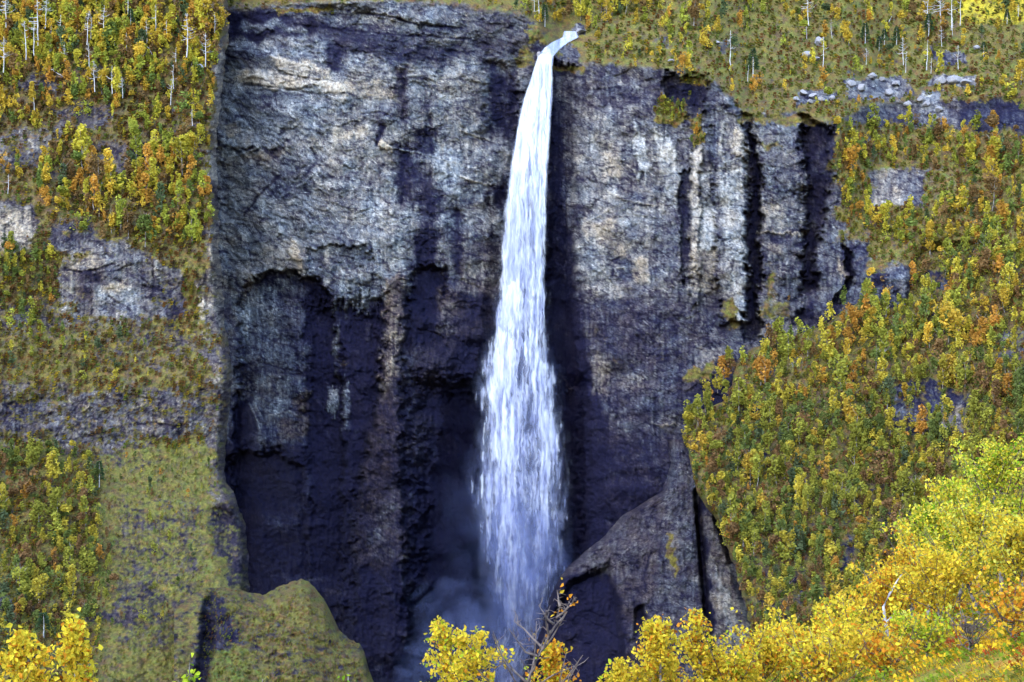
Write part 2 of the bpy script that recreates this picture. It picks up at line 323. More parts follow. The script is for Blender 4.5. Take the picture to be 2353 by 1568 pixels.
# orientation of the foliation: zones (polygon, angle) on top of a default
def foliation(u, v):
    wu = u + 26*fb(u, v, 130, 130, 901, 3); wv = v + 26*fb(u, v, 130, 130, 907, 3)
    wu2 = wu + 9*fb(u, v, 34, 34, 911, 2); wv2 = wv + 9*fb(u, v, 34, 34, 917, 2)
    hz = rdg(wu2, wv2, 90, 13, 21, 4, 8);  dg = rdg(wu2, wv2, 70, 11, 22, 4, 32); vt = fb(u+4*fb(u, v, 40, 90, 5, 2), v, 7, 80, 23, 4)*1.5
    sw = rdg(u+46*fb(u, v, 110, 80, 931, 3), v+46*fb(u, v, 110, 80, 937, 3), 46, 17, 24, 4, -20)
    mh = pm(u, v, R(480,-400,1220,250), 50)
    md = pm(u, v, R(500,230,800,620), 50)
    ms = pm(u, v, R(780,240,1120,560), 60)+pm(u, v, R(1300,440,1500,720), 40)
    ms = np.clip(ms, 0, 1)
    b = vt*.55+.45*sw
    b = b*(1-mh)+hz*mh; b = b*(1-md)+dg*md; b = b*(1-ms)+(0.7*sw+0.4*vt)*ms
    return b, vt
def warped(u, v):
    n1 = fb(u, v, 44, 44, 101, 4); n2 = fb(u, v, 44, 44, 131, 4)
    n3 = fb(u, v, 13, 13, 141, 3); n4 = fb(u, v, 13, 13, 145, 3)
    ui, vi = u+24*n1+9*n3, v+24*n2+9*n4
    dn = fb(u+4*n3, v, 8, 130, 151, 4)
    ud, vd = u+16*n1+6*n3+3*fb(u, v, 12, 60, 171, 3), v+(22+40*sstep(-.1, .3, n1))*dn+24*n2+10*n4
    return ui, vi, ud, vd
def tones(u, v, ops, veins, L0, W0):
    ui, vi, ud, vd = warped(u, v)
    mot = np.clip(.86+.75*fb(u, v, 24, 60, 191, 4)+.25*fb(u, v, 7, 12, 193, 3), .35, 1.02)
    L = np.full(u.shape, float(L0)); W = np.full(u.shape, float(W0))
    for pts, l, wm, s, f, st in ops:
        if l < .2: f = f*1.7; s = s*mot
        m = pm(ui, vi, pts, f)*s if st == 'i' else pm(ud, vd, pts, f)*s
        L = L*(1-m)+l*m; W = W*(1-m)+wm*m
    ui, vi = u+4*fb(u, v, 20, 20, 171, 3), v+4*fb(u, v, 20, 20, 173, 3)
    for pts, hw, l, wm, s in veins:
        m = lm(ui, vi, pts, hw, 2.2)*s*np.clip(0.75+0.6*fb(u, v, 30, 30, 181, 2), 0, 1)
        L = L*(1-m)+l*m; W = W*(1-m)+wm*m
    return L, W
def rock_colour(u, v, L, W, contrast=1.0):
    L = L+.09*sstep(.13, .3, L)*sstep(.75, .45, L)
    fo, vt = foliation(u, v)
    big = fb(u, v, 120, 90, 201, 3); med = fb(u, v, 22, 26, 211, 4); fine = fb(u, v, 6, 6, 231, 3)
    amp = 1.0*contrast*(0.46+0.54*sstep(0.08, 0.5, L))
    qu = u+10*med+22*big; qv = v+10*fine+18*fb(u, v, 60, 60, 219, 3)
    c1, e1 = vor(qu, qv, 38, 26, 281, 12); c2, e2 = vor(qu, qv, 13, 17, 283, -8); c3, e3 = vor(qu+3*fine, qv, 5.5, 7, 285)
    vpatch = sstep(0.0, 0.35, fb(u, v, 70, 120, 287, 2))
    Lx = L + amp*(0.24*fo + 0.10*big + 0.13*med + 0.13*fine + 0.05*vt*vpatch + 0.10*c1 + 0.11*c2 + 0.11*c3)
    crack = rdg(u+12*med, v+12*big, 60, 24, 241, 3, 15)
    Lx = Lx - 0.24*amp*sstep(0.60, 0.88, crack) - 0.16*amp*sstep(.07, .01, e1)*sstep(-.1, .2, med) - 0.10*amp*sstep(.08, .01, e2)
    wx = u+38*fb(u, v, 90, 70, 291, 3); wy = v+38*fb(u, v, 90, 70, 293, 3)
    b1 = rdg(wx, wy, 46, 8, 295, 3, 20); b2 = rdg(wx+300, wy, 52, 10, 297, 3, -10); b3 = rdg(wx, wy+90, 30, 8, 299, 2, 60)
    pt = fb(u, v, 55, 40, 303, 3)
    Lx = Lx + amp*(.26*sstep(.62, .9, b1)*sstep(-.05, .25, pt) - .30*sstep(.62, .9, b2)*sstep(.1, -.2, pt) - .20*sstep(.6, .9, b3)*sstep(-.1, .2, -pt+.1*vt))
    l1 = rdg(wx, wy, 95, 15, 305, 2, 16); l2 = rdg(wx+50, wy+20, 70, 13, 307, 2, 34); l3 = rdg(wx-80, wy, 60, 20, 309, 2, 74)
    Lx = Lx + amp*(-.34*sstep(.80, .95, l1)*sstep(-.1, .15, pt) + .22*sstep(.82, .96, l2)*sstep(.1, -.15, pt) - .26*sstep(.84, .96, l3)*sstep(-.1, .2, med))
    bits = sstep(0.36, 0.62, fb(u, v, 4, 8, 251, 2))*sstep(-0.1, 0.3, fb(u, v, 60, 60, 261, 2))
    Lx = Lx + bits*0.24*sstep(0.34, 0.1, L)*contrast
    Wx = np.clip(W + 0.55*fb(u, v, 46, 38, 271, 4) + 0.25*fine, 0, 1)
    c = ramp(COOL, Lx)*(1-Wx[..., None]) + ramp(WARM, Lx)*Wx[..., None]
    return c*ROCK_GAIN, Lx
def vwarp(u, v):
    return (u+34*fb(u, v, 80, 60, 491, 3)+16*fb(u, v, 24, 20, 493, 3)+5*fb(u, v, 7, 7, 495, 2),
            v+30*fb(u, v, 80, 60, 497, 3)+14*fb(u, v, 24, 20, 499, 3)+5*fb(u, v, 7, 7, 501, 2))
# heath colours
H = {k: lin(c) for k, c in dict(olive=(138,130,56), rust=(140,98,56), brown=(112,90,64), green=(112,132,56), moss=(128,130,56), gold=(188,162,52), dark=(52,44,70), straw=(216,196,52), grey=(120,104,104)).items()}
VEG_GAIN = 0.62
def heath_colour(u, v, mix):
    """mix: list of (name, weight map or number)"""
    n = [1.35*fb(u+13*i, v-7*i, 24, 15, 300+i*11, 6, 0, .72) for i in range(len(mix))]
    wts = [np.exp(6.0*n[i])*np.asarray(mix[i][1], float) for i in range(len(mix))]
    tot = sum(wts)+1e-6
    c = sum((w_/tot)[..., None]*H[m[0]] for w_, m in zip(wts, mix))
    g = 1+0.35*fb(u, v, 5, 5, 377, 2)+0.2*fb(u, v, 40, 30, 381, 3)
    return c*g[..., None]*VEG_GAIN

# ------------------------------------------------------------------ depths (metres along the view axis)
def interp(x, tab):
    t = np.asarray(tab, float); return np.interp(x, t[:, 0], t[:, 1])
RIM = [(-400,-60),(520,24),(620,12),(700,8),(900,4),(1060,12),(1100,26),(1200,34),(1235,60),(1262,110),(1285,140),(1390,150),(1560,160),(1640,190),(1690,235),(1722,262),(1830,262),(1910,285),(2000,240),(2200,225),(2800,215)]
BASE_A = [(-400,640),(520,622),(600,612),(700,604),(900,606),(1000,614),(1200,632),(1300,634),(1350,622),(1500,606),(1700,598),(1840,604),(1925,592),(2100,575),(2353,548),(2800,500)]
A_DEP = [ # polygon, metres, feather, style
 ([(556,700),(575,641),(597,626),(645,620),(705,628),(748,660),(785,800),(790,1900),(520,1900),(545,900)],6,9,'i'), (R(700,700,880,1900),6,30,'d'), ([(885,640),(940,640),(925,800),(925,1100),(960,1900),(780,1900),(820,1158),(870,900)],-9,12,'i'),
 ([(945,700),(948,640),(965,614),(990,606),(1015,620),(1022,670),(1005,720)],6,10,'i'), ([(520,1060),(560,1030),(640,1040),(700,1090),(730,1900),(520,1900)],6,12,'i'), (R(960,880,1330,1900),16,40,'i'), (R(1116,140,1192,330),4,14,'i'),
 (R(1262,150,1322,900),5,12,'d'), ([(1526,175),(1629,170),(1632,262),(1590,272),(1530,235)],7,7,'i'),
 ([(1618,175),(1722,262),(1716,560),(1712,740),(1650,740),(1640,400)],-7,7,'i'), ([(1702,250),(1722,270),(1744,380),(1742,600),(1746,790),(1712,790),(1718,560),(1718,400)],7,6,'i'),
 ([(1839,262),(1908,300),(1912,400),(1880,560),(1872,665),(1842,670),(1858,420)],10,9,'i'), (R(1746,288,1842,780),-4,8,'i'),
 ([(1938,560),(1960,572),(1955,650),(1938,700),(1925,700),(1945,640)],7,4,'i'),
 ([(708,565),(835,567),(858,610),(712,610)],2.5,4,'i'), (R(505,345,690,620),2,12,'i'), ([(500,-40),(1000,60),(900,140),(520,110)],3,12,'i'),
 ([(575,641),(595,631),(645,622),(710,631),(745,656),(720,690),(600,690)],4,4,'i'), (R(1586,340,1608,700),-3,5,'d'), (R(1562,391,1586,650),3,5,'d'),
]
def rough_depth(u, v, k=1.0):
    fo, vt = foliation(u, v)
    d = -5.5*fb(u, v, 190, 150, 401, 3) - 1.7*rdg(u, v, 75, 90, 411, 4) - .7*fb(u, v, 26, 34, 421, 4) - .8*fo - 0.4*fb(u, v, 8, 9, 431, 3)
    # stepped ledges
    s = (v+18*fb(u, v, 140, 60, 441, 3)-0.10*u)/34.0; d = d + .8*(np.abs((s % 1.0)-0.5)-0.25)*sstep(-0.2, 0.3, fb(u, v, 200, 90, 451, 2))
    c1, e1 = vor(u+20*fb(u, v, 60, 60, 471, 3), v+14*fb(u, v, 40, 40, 473, 3), 44, 34, 475, 10); c2, e2 = vor(u+8*fb(u, v, 20, 20, 477, 2), v, 15, 20, 479, -6)
    d = d + .9*c1 + 0.4*c2 + .3*sstep(.12, .0, e1)
    return d*k
def rimv(u): return interp(u, RIM)+5*fb(u, u*0, 30, 9, 461, 3)
def dep_A(u, v):
    ui, vi, ud, vd = warped(u, v)
    rv = rimv(u); up = np.maximum(rv-v, 0)
    d = interp(u, BASE_A) - 0.012*(v-600)
    k = 1-0.75*sstep(0, 20, up)
    d = d + rough_depth(u, v)*k + up*0.42*(1+0.0*u)
    for pts, m, f, st in A_DEP:
        d = d + m*(pm(ui, vi, pts, f) if st == 'i' else pm(ud, vd, pts, f))
    # wooded shelves right of the dark cleft lean back
    d = d + 0.22*np.clip(560-v, -80, 560-250)*sstep(1900, 2060, u)
    d = d + .45*np.clip(v-552, 0, 180)*sstep(2075, 2140, u)
    # sloping bay left of the lip where the stream gathers
    d = d - 3.0*sstep(0, 14, rv-v)*sstep(40, 14, rv-v)*0
    return d
def veg_A(u0, v0):
    u, v = vwarp(u0, v0)
    """how much plants cover the main wall and plateau"""
    n = fb(u, v, 34, 26, 501, 4)
    rv = rimv(u0)
    m = sstep(-8, 10, rv-v0+14*n)
    w_ = 0
    for pts, s, f in [(R(2120,370,2260,490),.66,34), (R(1990,350,2060,420),.5,26), (R(1910,270,2010,560),.62,30), (R(2000,285,2240,390),.75,24), (R(2215,300,2800,600),.85,30), (R(1990,470,2800,620),.8,26), (R(2100,200,2800,235),.8,14),
                      ([(1504,232),(1574,225),(1580,270),(1540,285),(1506,275)],.95,7), ([(1579,270),(1605,262),(1624,270),(1622,335),(1590,345)],.95,6),
                      (R(1742,690,1820,740),.6,20), (R(1760,600,1790,700),.55,10), (R(1650,690,1700,760),.6,22), (R(1580,840,1640,880),.75,16), (R(1400,800,1540,840),.35,20),
                      (R(1745,320,1790,345),.6,9), (R(1750,245,1900,290),.6,18), (R(1210,50,1270,110),.75,16), (R(1190,110,1240,150),.6,10), (R(640,12,760,34),.7,10), (R(500,-10,560,20),.9,10),
                      (R(1270,150,1330,170),.7,8), (R(770,830,800,850),.4,8), (R(915,1275,940,1290),.5,8), (R(1360,720,1440,790),.3,20), (R(1690,240,1760,300),.6,16), (R(1560,165,1700,200),.7,12)]:
        w_ = np.maximum(w_, pm(u, v, pts, f)*s)
    m2 = sstep(0.36, 0.60, w_+0.34*n)*(w_ > 0.02)
    m = np.maximum(m, m2)
    hole = 0
    for pts, s, f in [(R(1827,204,1917,240),.9,10), (R(1935,178,2092,228),.72,12), (R(2139,168,2242,204),.95,8), (R(2140,114,2230,141),.75,8), (R(2109,219,2163,258),.8,9), (R(1640,85,1680,115),.6,10),
                      (R(1550,60,2300,170),.33,40), (R(2215,225,2330,290),.62,26), (R(1305,60,1350,85),.75,8), (R(560,16,1240,40),.35,10), (R(1280,110,1320,150),.8,10), (R(1500,90,1560,110),.5,12)]:
        hole = np.maximum(hole, pm(u, v, pts, f)*s)
    return m*(1-sstep(0.42, 0.62, hole+0.35*fb(u, v, 16, 9, 511, 4)))
def edge_u(v, tab, seed, amp=5):
    return interp(v, tab)+amp*1.6*fb(v, v*0, 60, 9, seed, 3)+amp*fb(v, v*0, 22, 9, seed+7, 4)+1.2*fb(v, v*0, 5, 9, seed+3, 2)
# left buttress: right hand edge (v, u)
EB = [(-400,530),(0,524),(60,524),(110,521),(200,512),(330,496),(420,500),(520,503),(640,508),(760,520),(850,534),(930,530),(1000,520),(1080,516),(1110,522),(1150,545),(1210,566),(1360,572),(1900,575)]
EDGEW = 26.0
def dep_B(u, v):
    e = interp(v, EB); t = np.clip((e-u), 0, None)
    d = 536+0.035*np.clip(u-500, -900, 60)
    inc = [60,20,2,12,20,7,3,7,20,4,8,150]; gt = sum(inc)-np.cumsum([0]+inc)
    d = d + np.interp(v, [-400,0,175,215,330,470,560,600,760,880,1010,1060,1900], gt) - 189
    d = d + rough_depth(u, v, 0.75) - 1.0*fb(u, v, 40, 22, 611, 3)
    d = d + 15*(1-np.clip(t/EDGEW, 0, 1))**2 + 8*pm(u, v, [(495,1180),(600,1180),(600,1400),(560,1400),(530,1330),(497,1250)], 26)
    return d
def veg_B(u0, v0):
    u, v = vwarp(u0, v0)
    n = fb(u, v, 30, 22, 701, 4)
    w_ = np.full(u.shape, 0.95)
    for pts, s, f in [(R(45,175,145,210),.25,14), (R(133,237,255,300),.3,20), (R(-400,290,140,400),.42,24), (R(212,325,352,395),.3,16), (R(170,160,260,200),.6,14),
                      ([(530,-60),(524,112),(517,175),(512,275),(508,391),(505,520),(475,391),(482,275),(492,150),(512,90)],.02,7), (R(380,230,490,400),.68,30),
                      (R(-400,468,80,590),.05,16), (R(112,500,226,572),.25,20), ([(145,610),(200,568),(290,556),(350,590),(392,640),(380,710),(320,748),(240,735),(170,752),(125,690)],.12,24), (R(325,585,430,742),.3,22), (R(462,500,600,790),.25,14), ([(350,504),(470,504),(470,650),(360,600)],.9,14),
                      (R(-400,680,190,780),.50,34), (R(212,750,520,850),.56,34), (R(150,740,300,760),.6,12), (R(-400,890,540,1015),.36,26), (R(270,895,300,910),.7,8), (R(110,985,300,1040),.36,18),
                      (R(480,783,620,1240),.40,16), (R(405,1165,455,1215),.25,9), ([(493,1180),(600,1180),(600,1400),(560,1400),(528,1330),(497,1250)],.35,7), (R(250,1150,470,1500),.58,40),
                      (R(215,1395,320,1430),.3,12), (R(-400,1360,35,1410),.25,10), (R(290,1350,380,1385),.42,12), (R(300,1260,350,1300),.5,12), (R(250,1030,350,1075),.5,14)]:
        m = pm(u, v, pts, f); w_ = w_*(1-m)+s*m
    f2 = fb(u0, v0, 9, 8, 705, 3)
    return sstep(0.30, 0.70, w_+0.62*n+.44*f2)
B_OPS = [
 (R(-400,-400,700,420), .33,.35,1,20,'i'), ([(528,60),(524,112),(517,175),(512,275),(508,391),(503,430),(470,400),(488,300),(500,200),(512,112)], .74,.7,.8,7,'i'),
 (R(-400,287,138,391), .44,.4,.8,16,'i'), (R(310,320,352,391), .10,.1,.8,8,'i'), (R(-400,474,80,590), .76,.75,.95,12,'i'), (R(112,504,225,571), .30,.05,.9,12,'i'),
 (R(85,470,110,600), .16,.1,.6,8,'i'), (R(137,554,380,750), .46,.35,.95,14,'i'), (R(150,590,240,628), .70,.8,.85,7,'i'), (R(235,650,300,690), .76,.85,.85,9,'i'), (R(165,622,240,650), .18,.2,.85,7,'i'),
 (R(175,650,215,700), .22,.4,.8,8,'d'), (R(230,670,320,712), .60,.1,.8,9,'i'), (R(325,580,430,740), .40,.3,.9,12,'i'), (R(330,658,375,668), .05,.1,.9,4,'i'), (R(390,700,412,760), .08,.05,.9,6,'d'),
 (R(455,690,470,775), .85,.8,.9,4,'d'), (R(478,500,545,790), .50,.7,.85,8,'d'), (R(482,570,490,615), .85,.9,.8,3,'d'), (R(25,720,90,760), .48,.05,.9,9,'i'), (R(5,790,50,815), .7,.7,.6,6,'i'),
 (R(-400,890,530,1030), .37,.3,.9,14,'i'), (R(190,925,210,945), .8,.9,.9,4,'i'), (R(310,915,340,935), .68,.9,.8,6,'i'), (R(8,925,85,990), .30,.1,.8,8,'i'), (R(330,975,375,985), .66,1,.8,4,'i'),
 (R(480,790,600,1200), .36,.55,.9,8,'d'), (R(493,1170,600,1400), .24,.25,.9,8,'d'), (R(-400,1040,480,1900), .22,.2,.8,20,'i'), (R(0,1360,35,1400), .55,.1,.7,6,'i'),
 (R(510,1000,560,1900), .22,.2,.8,8,'i'),
]
B_VEINS = [([(150,620),(190,626),(230,618),(262,606)],2.2,.06,.1,.9), ([(325,640),(350,660),(375,668)],1.8,.05,.1,.9), ([(250,680),(280,700),(300,712)],1.5,.15,.3,.8), ([(322,580),(350,600),(352,640)],1.5,.1,.1,.8),
 ([(8,970),(20,930),(60,925),(100,915)],2,.05,.1,.9), ([(190,1004),(230,996),(250,992)],1.6,.06,.1,.9), ([(310,975),(360,972),(400,982),(440,970)],1.6,.06,.1,.9), ([(140,1018),(190,1020),(205,1014)],1.4,.06,.1,.8), ([(290,905),(330,912),(350,920)],1.4,.08,.1,.8), ([(400,820),(430,816)],1.8,.06,.1,.9)]
# mossy knoll
KT = [(380,1420),(440,1368),(470,1350),(545,1352),(570,1362),(605,1366),(650,1345),(692,1329),(712,1340),(745,1375),(765,1418),(778,1445),(800,1468),(826,1478),(838,1500),(848,1540),(862,1575),(900,1680),(930,1900)]
def dep_C(u, v):
    top = interp(u, KT); t = np.clip(v-top, 0, None)
    d = 422-0.17*(v-1330)+0.02*(u-600) + rough_depth(u, v, .85) - 2.5*fb(u, v, 30, 20, 613, 4) + 26*np.exp(-t/16.0)
    d = d + 9*pm(u+6*fb(u, v, 20, 20, 9, 2), v, [(468,1380),(492,1360),(492,1500),(460,1700),(420,1700),(462,1480)], 9)
    d = d - 5*np.exp(-((u-690)/60)**2)
    return d
# right hillside: left edge (v, u)
ED = [(500,2160),(560,2092),(590,2080),(640,2020),(700,1962),(750,1885),(782,1800),(800,1730),(830,1692),(920,1672),(945,1606),(1000,1566),(1030,1578),(1130,1600),(1200,1648),(1340,1700),(1500,1738),(1568,1762),(1900,1860)]
def dep_D(u, v):
    e = interp(v, ED); t = np.clip(u-e, 0, None)
    d = np.interp(u, [1500,2080,2353,2800], [640,597,557,505]) - 0.20*(v-545) + rough_depth(u, v, .8) - 3*fb(u, v, 90, 60, 801, 3)
    return d - 6 + 14*(1-np.clip(t/22.0, 0, 1))**2
def veg_D(u0, v0):
    u, v = vwarp(u0, v0)
    n = fb(u, v, 26, 30, 811, 4); w_ = np.full(u.shape, 0.73)
    for pts, s, f in [(R(2045,880,2210,1000),.30,22), (R(2290,750,2700,830),.42,22), (R(2140,615,2190,670),.35,12), (R(1780,800,1830,850),.66,20), (R(1720,920,1760,960),.3,14), (R(1730,1030,1770,1070),.3,12), (R(1990,1180,2100,1230),.45,20),
                      (R(1920,1230,1970,1310),.42,16), (R(2030,1170,2120,1280),.45,16), (R(1700,1300,1900,1900),.60,40)]:
        m = pm(u, v, pts, f); w_ = w_*(1-m)+s*m
    return sstep(0.32, 0.60, w_+0.62*n+.34*fb(u0, v0, 9, 8, 815, 3))
# rock spur
EE = [(1000,1532),(1030,1536),(1075,1538),(1110,1532),(1130,1520),(1160,1470),(1185,1430),(1230,1390),(1262,1352),(1300,1310),(1322,1290),(1335,1280),(1380,1262),(1430,1248),(1470,1234),(1520,1215),(1568,1195),(1700,1150),(1900,1100)]
def dep_E(u, v):
    e = interp(v, EE); t = np.clip(u-e, 0, None)
    d = 574-0.07*(v-1030)+0.05*np.clip(1600-u, 0, 400) + rough_depth(u, v, 1.1)
    d = d + 16*(1-np.clip(t/24.0, 0, 1))**2
    d = d + 7*lm(u, v, [(1602,1130),(1612,1250),(1625,1400),(1650,1600)], 5, 7)
    d = d - 5*pm(u, v, [(1625,1180),(1640,1180),(1740,1500),(1740,1900),(1665,1900),(1625,1350)], 8)
    d = d + 7*pm(u, v, [(1310,1340),(1400,1300),(1420,1400),(1440,1600),(1440,1900),(1180,1900),(1250,1450)], 12) + 5*pm(u, v, [(1460,1400),(1480,1390),(1478,1460),(1458,1460)], 6)
    return d
E_OPS = [(R(1000,900,1900,1900), .27,.55,1,20,'i'), ([(1540,1020),(1590,1040),(1612,1200),(1640,1450),(1640,1900),(1560,1900),(1560,1500),(1480,1450),(1530,1200)], .36,.25,.9,14,'i'),
 ([(1250,1380),(1290,1330),(1340,1310),(1400,1320),(1425,1400),(1440,1480),(1450,1900),(1100,1900)], .05,.1,.95,12,'i'), ([(1280,1330),(1390,1235),(1440,1200),(1480,1260),(1420,1340),(1340,1310)], .32,.5,.9,12,'i'),
 (R(1462,1400,1480,1462), .04,.05,.95,6,'d'), ([(1600,1140),(1610,1140),(1622,1300),(1640,1400),(1655,1600),(1640,1600),(1622,1400),(1606,1280)], .05,.3,.97,3,'i'),
 ([(1622,1180),(1645,1200),(1690,1340),(1735,1480),(1760,1900),(1680,1900),(1640,1420)], .48,.7,.9,7,'d'), ([(1640,1300),(1668,1330),(1690,1420),(1700,1500),(1680,1460),(1655,1390)], .82,.35,.8,5,'d'), (R(1690,1440,1720,1560), .72,.5,.7,8,'d'),
 ([(1535,1230),(1560,1240),(1566,1300),(1548,1330),(1535,1270)], .40,.9,.5,8,'i')]
E_VEINS = [([(1485,1360),(1478,1330),(1495,1270)],1.6,.1,.3,.7), ([(1545,1250),(1560,1300),(1600,1260)],1.0,.7,.3,.4), ([(1290,1480),(1320,1470),(1360,1480)],1.5,.3,.1,.5)]
def veg_E(u0, v0):
    u, v = vwarp(u0, v0)
    n = fb(u, v, 20, 26, 821, 4)
    w_ = pm(u, v, [(1530,1215),(1550,1212),(1562,1290),(1550,1320),(1530,1280)], 10)*.7 + .08
    return sstep(0.42, 0.66, w_+0.35*n)

# ------------------------------------------------------------------ build the terrain sheets
def axis(lo, a, b, hi, step, coarse):
    return np.concatenate([np.arange(lo, a, coarse), np.arange(a, b, step), np.arange(b, hi+coarse, coarse)])
def mixcol(c1, c2, m): return c1*(1-m[..., None])+c2*m[..., None]
def scol(c): return c
ST = 2.3
# --- main wall and plateau share one lattice
ua = axis(-420, 470, 2360, 2760, ST, 14); va = axis(-330, -8, 1572, 1880, ST, 14)
U, V = np.meshgrid(ua, va)
DA = dep_A(U, V)
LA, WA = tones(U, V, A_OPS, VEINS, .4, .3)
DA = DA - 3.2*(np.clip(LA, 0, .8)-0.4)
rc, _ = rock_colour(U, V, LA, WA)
vA = veg_A(U, V)
sunpatch = pm(U+20*fb(U, V, 60, 30, 5, 3), V, R(2215,-80,2800,46), 14)  # patch of sunlight painted into the heath as straw colour
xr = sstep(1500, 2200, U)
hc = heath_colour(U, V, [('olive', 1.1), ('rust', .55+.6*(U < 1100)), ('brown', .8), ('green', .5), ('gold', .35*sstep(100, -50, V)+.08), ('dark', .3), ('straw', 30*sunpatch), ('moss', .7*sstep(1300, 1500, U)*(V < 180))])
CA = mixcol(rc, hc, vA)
PA = pos(U, V, DA)
FA = gridfaces(*U.shape)
cu = U.ravel()[FA[:, 0]]; cv = V.ravel()[FA[:, 0]]
isplat = cv < rimv(cu)-2
def sub(name, mask, mat):
    F = FA[mask]; used = np.unique(F); re = np.full(U.size, -1, np.int64); re[used] = np.arange(len(used))
    me = mesh_np(name, PA.reshape(-1, 3)[used], re[F], mat, CA.reshape(-1, 3)[used]); return tag(link(name, me), kind='structure')
o = sub('cliff_face', ~isplat, ROCK); tag(o, 'tall grey and navy streaked cliff wall behind the waterfall', 'cliff')
o = sub('plateau', isplat, HEATH); tag(o, 'olive and rust heath slope above the cliff rim', 'plateau')

def side_sheet(name, tab, sgn, far_u, v_lo, v_hi, depf, colf, mat, seed, label, cat, wrap=70.0, ejit=5):
    vv = axis(v_lo, max(v_lo, -8), 1572, v_hi, ST, 14)
    n = int((abs(far_u-np.mean([interp(v, tab) for v in vv])))/ST*0.92)
    n = max(n, 60)
    e = edge_u(vv, tab, seed, ejit)
    s = np.linspace(0, 1, n)
    UU = e[:, None] + (far_u-e)[:, None]*s[None, :]
    VV = np.repeat(vv[:, None], n, 1)
    D = depf(UU, VV)
    C, L = colf(UU, VV)
    if L is not None: D = D-2.5*(np.clip(L, 0, .8)-.4)
    # the flank turns back into the mountain: real thickness seen from the side
    k = 7; ks = (np.arange(k, 0, -1)/k)**1.4
    Uw = UU[:, :1]+sgn*3*(1-ks)[None, :]*0; Vw = np.repeat(vv[:, None], k, 1); Dw = D[:, :1]+wrap*ks[None, :]
    cw, _ = rock_colour(Uw+np.zeros_like(Dw)+Dw*1.5, Vw, np.full(Dw.shape, .25), np.full(Dw.shape, .3))
    UU = np.concatenate([np.repeat(UU[:, :1], k, 1), UU], 1); VV = np.concatenate([Vw, VV], 1)
    D = np.concatenate([Dw, D], 1); C = np.concatenate([cw, C], 1)
    me = mesh_np(name, pos(UU, VV, D), gridfaces(*UU.shape), mat, C)
    return tag(link(name, me), label, cat, kind='structure')
def col_B(u, v):
    L, W = tones(u, v, B_OPS, B_VEINS, .33, .55); W = np.clip(W+.15+.35*sstep(.45, .2, L), 0, 1)
    rc, _ = rock_colour(u, v, L, W)
    m = veg_B(u, v)
    upper = sstep(620, 420, v); low = sstep(980, 1040, v); right = sstep(230, 330, u)
    hc = heath_colour(u, v, [('olive', 1.1), ('rust', .9*upper+.45), ('brown', 1.0), ('green', .2+.4*low*(1-right)), ('moss', 1.5*low*right+.25), ('green', .35*low*right), ('dark', .35), ('gold', .12), ('grey', .25*upper)])
    edge = np.clip(1-(interp(v, EB)-u)/13.0, 0, 1)
    return mixcol(rc, hc, m*(1-.6*edge)), L
side_sheet('wooded_buttress', EB, -1, -420, -330, 1880, dep_B, col_B, ROCK, 51, 'stepped mountainside with golden woods and grey ledges left of the cliff', 'mountainside')
def col_D(u, v):
    L = .22+.12*fb(u, v, 70, 50, 831, 3); W = np.full(u.shape, .15)
    for pts, l, w2, f in [(R(2045,890,2110,960),.3,.1,20), (R(2150,930,2210,985),.6,.7,12), (R(2300,760,2500,820),.45,.5,16), (R(1790,800,1850,850),.7,.1,14)]:
        m = pm(u, v, pts, f); L = L*(1-m)+l*m; W = W*(1-m)+w2*m
    rc, _ = rock_colour(u, v, L, W)
    hc = heath_colour(u, v, [('olive', 1.0), ('rust', .9), ('brown', 1.1), ('green', .6), ('dark', .6), ('moss', .3)])
    return mixcol(rc, hc, veg_D(u, v)), L
side_sheet('wooded_hillside', ED, 1, 2760, 545, 1880, dep_D, col_D, HEATH, 61, 'steep hillside of green and golden trees right of the cliff', 'hillside')
def col_E(u, v):
    L, W = tones(u, v, E_OPS, E_VEINS, .34, .35); rc, _ = rock_colour(u, v, L, W, .8)
    hc = heath_colour(u, v, [('olive', 1), ('brown', .6)])
    return mixcol(rc, hc, veg_E(u, v)), L
side_sheet('rock_spur', EE, 1, 1900, 1010, 1880, dep_E, col_E, ROCK, 71, 'bare grey rock spur with a dark crack right of the fall', 'rock spur', ejit=4)
# knoll: columns hang from its ridge line
uc = np.arange(400, 935, ST); nr = 240
top = interp(uc, KT)+5*fb(uc, uc*0, 26, 9, 81, 4)+3*fb(uc, uc*0, 8, 9, 83, 3)
s = np.linspace(0, 1, nr)**1.15
VC = top[None, :]+(1900-top)[None, :]*s[:, None]; UC = np.repeat(uc[None, :], nr, 0)
DC = dep_C(UC, VC)
rc, _ = rock_colour(UC, VC, np.full(UC.shape, .20)+.12*fb(UC, VC, 26, 18, 841, 3), np.full(UC.shape, .35))
wv = .62+.3*pm(UC, VC, [(600,1368),(690,1330),(740,1370),(760,1440),(680,1440),(600,1400)], 18)+.3*pm(UC, VC, [(480,1490),(560,1500),(600,1600),(480,1700)], 24)-.35*pm(UC, VC, [(468,1380),(500,1370),(560,1470),(500,1500),(470,1600),(440,1600)], 16)
vC = sstep(.36, .66, wv+.62*fb(UC, VC, 24, 14, 851, 5, 0, .7))
gr = pm(UC, VC, [(470,1490),(560,1500),(620,1600),(470,1700)], 30)
hc = heath_colour(UC, VC, [('olive', 1.0), ('brown', 1.1), ('moss', 1.2), ('rust', .5), ('dark', .35), ('green', .1+4*gr)])*.9
CC = mixcol(rc, hc, vC)
kb = 8; kk = (np.arange(kb, 0, -1)/kb)[:, None]
UC2 = np.concatenate([np.repeat(uc[None, :], kb, 0), UC]); VC2 = np.concatenate([top[None, :]+0*kk, VC]); DC2 = np.concatenate([DC[:1]+40*kk, DC])
CC2 = np.concatenate([np.repeat(CC[:1], kb, 0), CC])
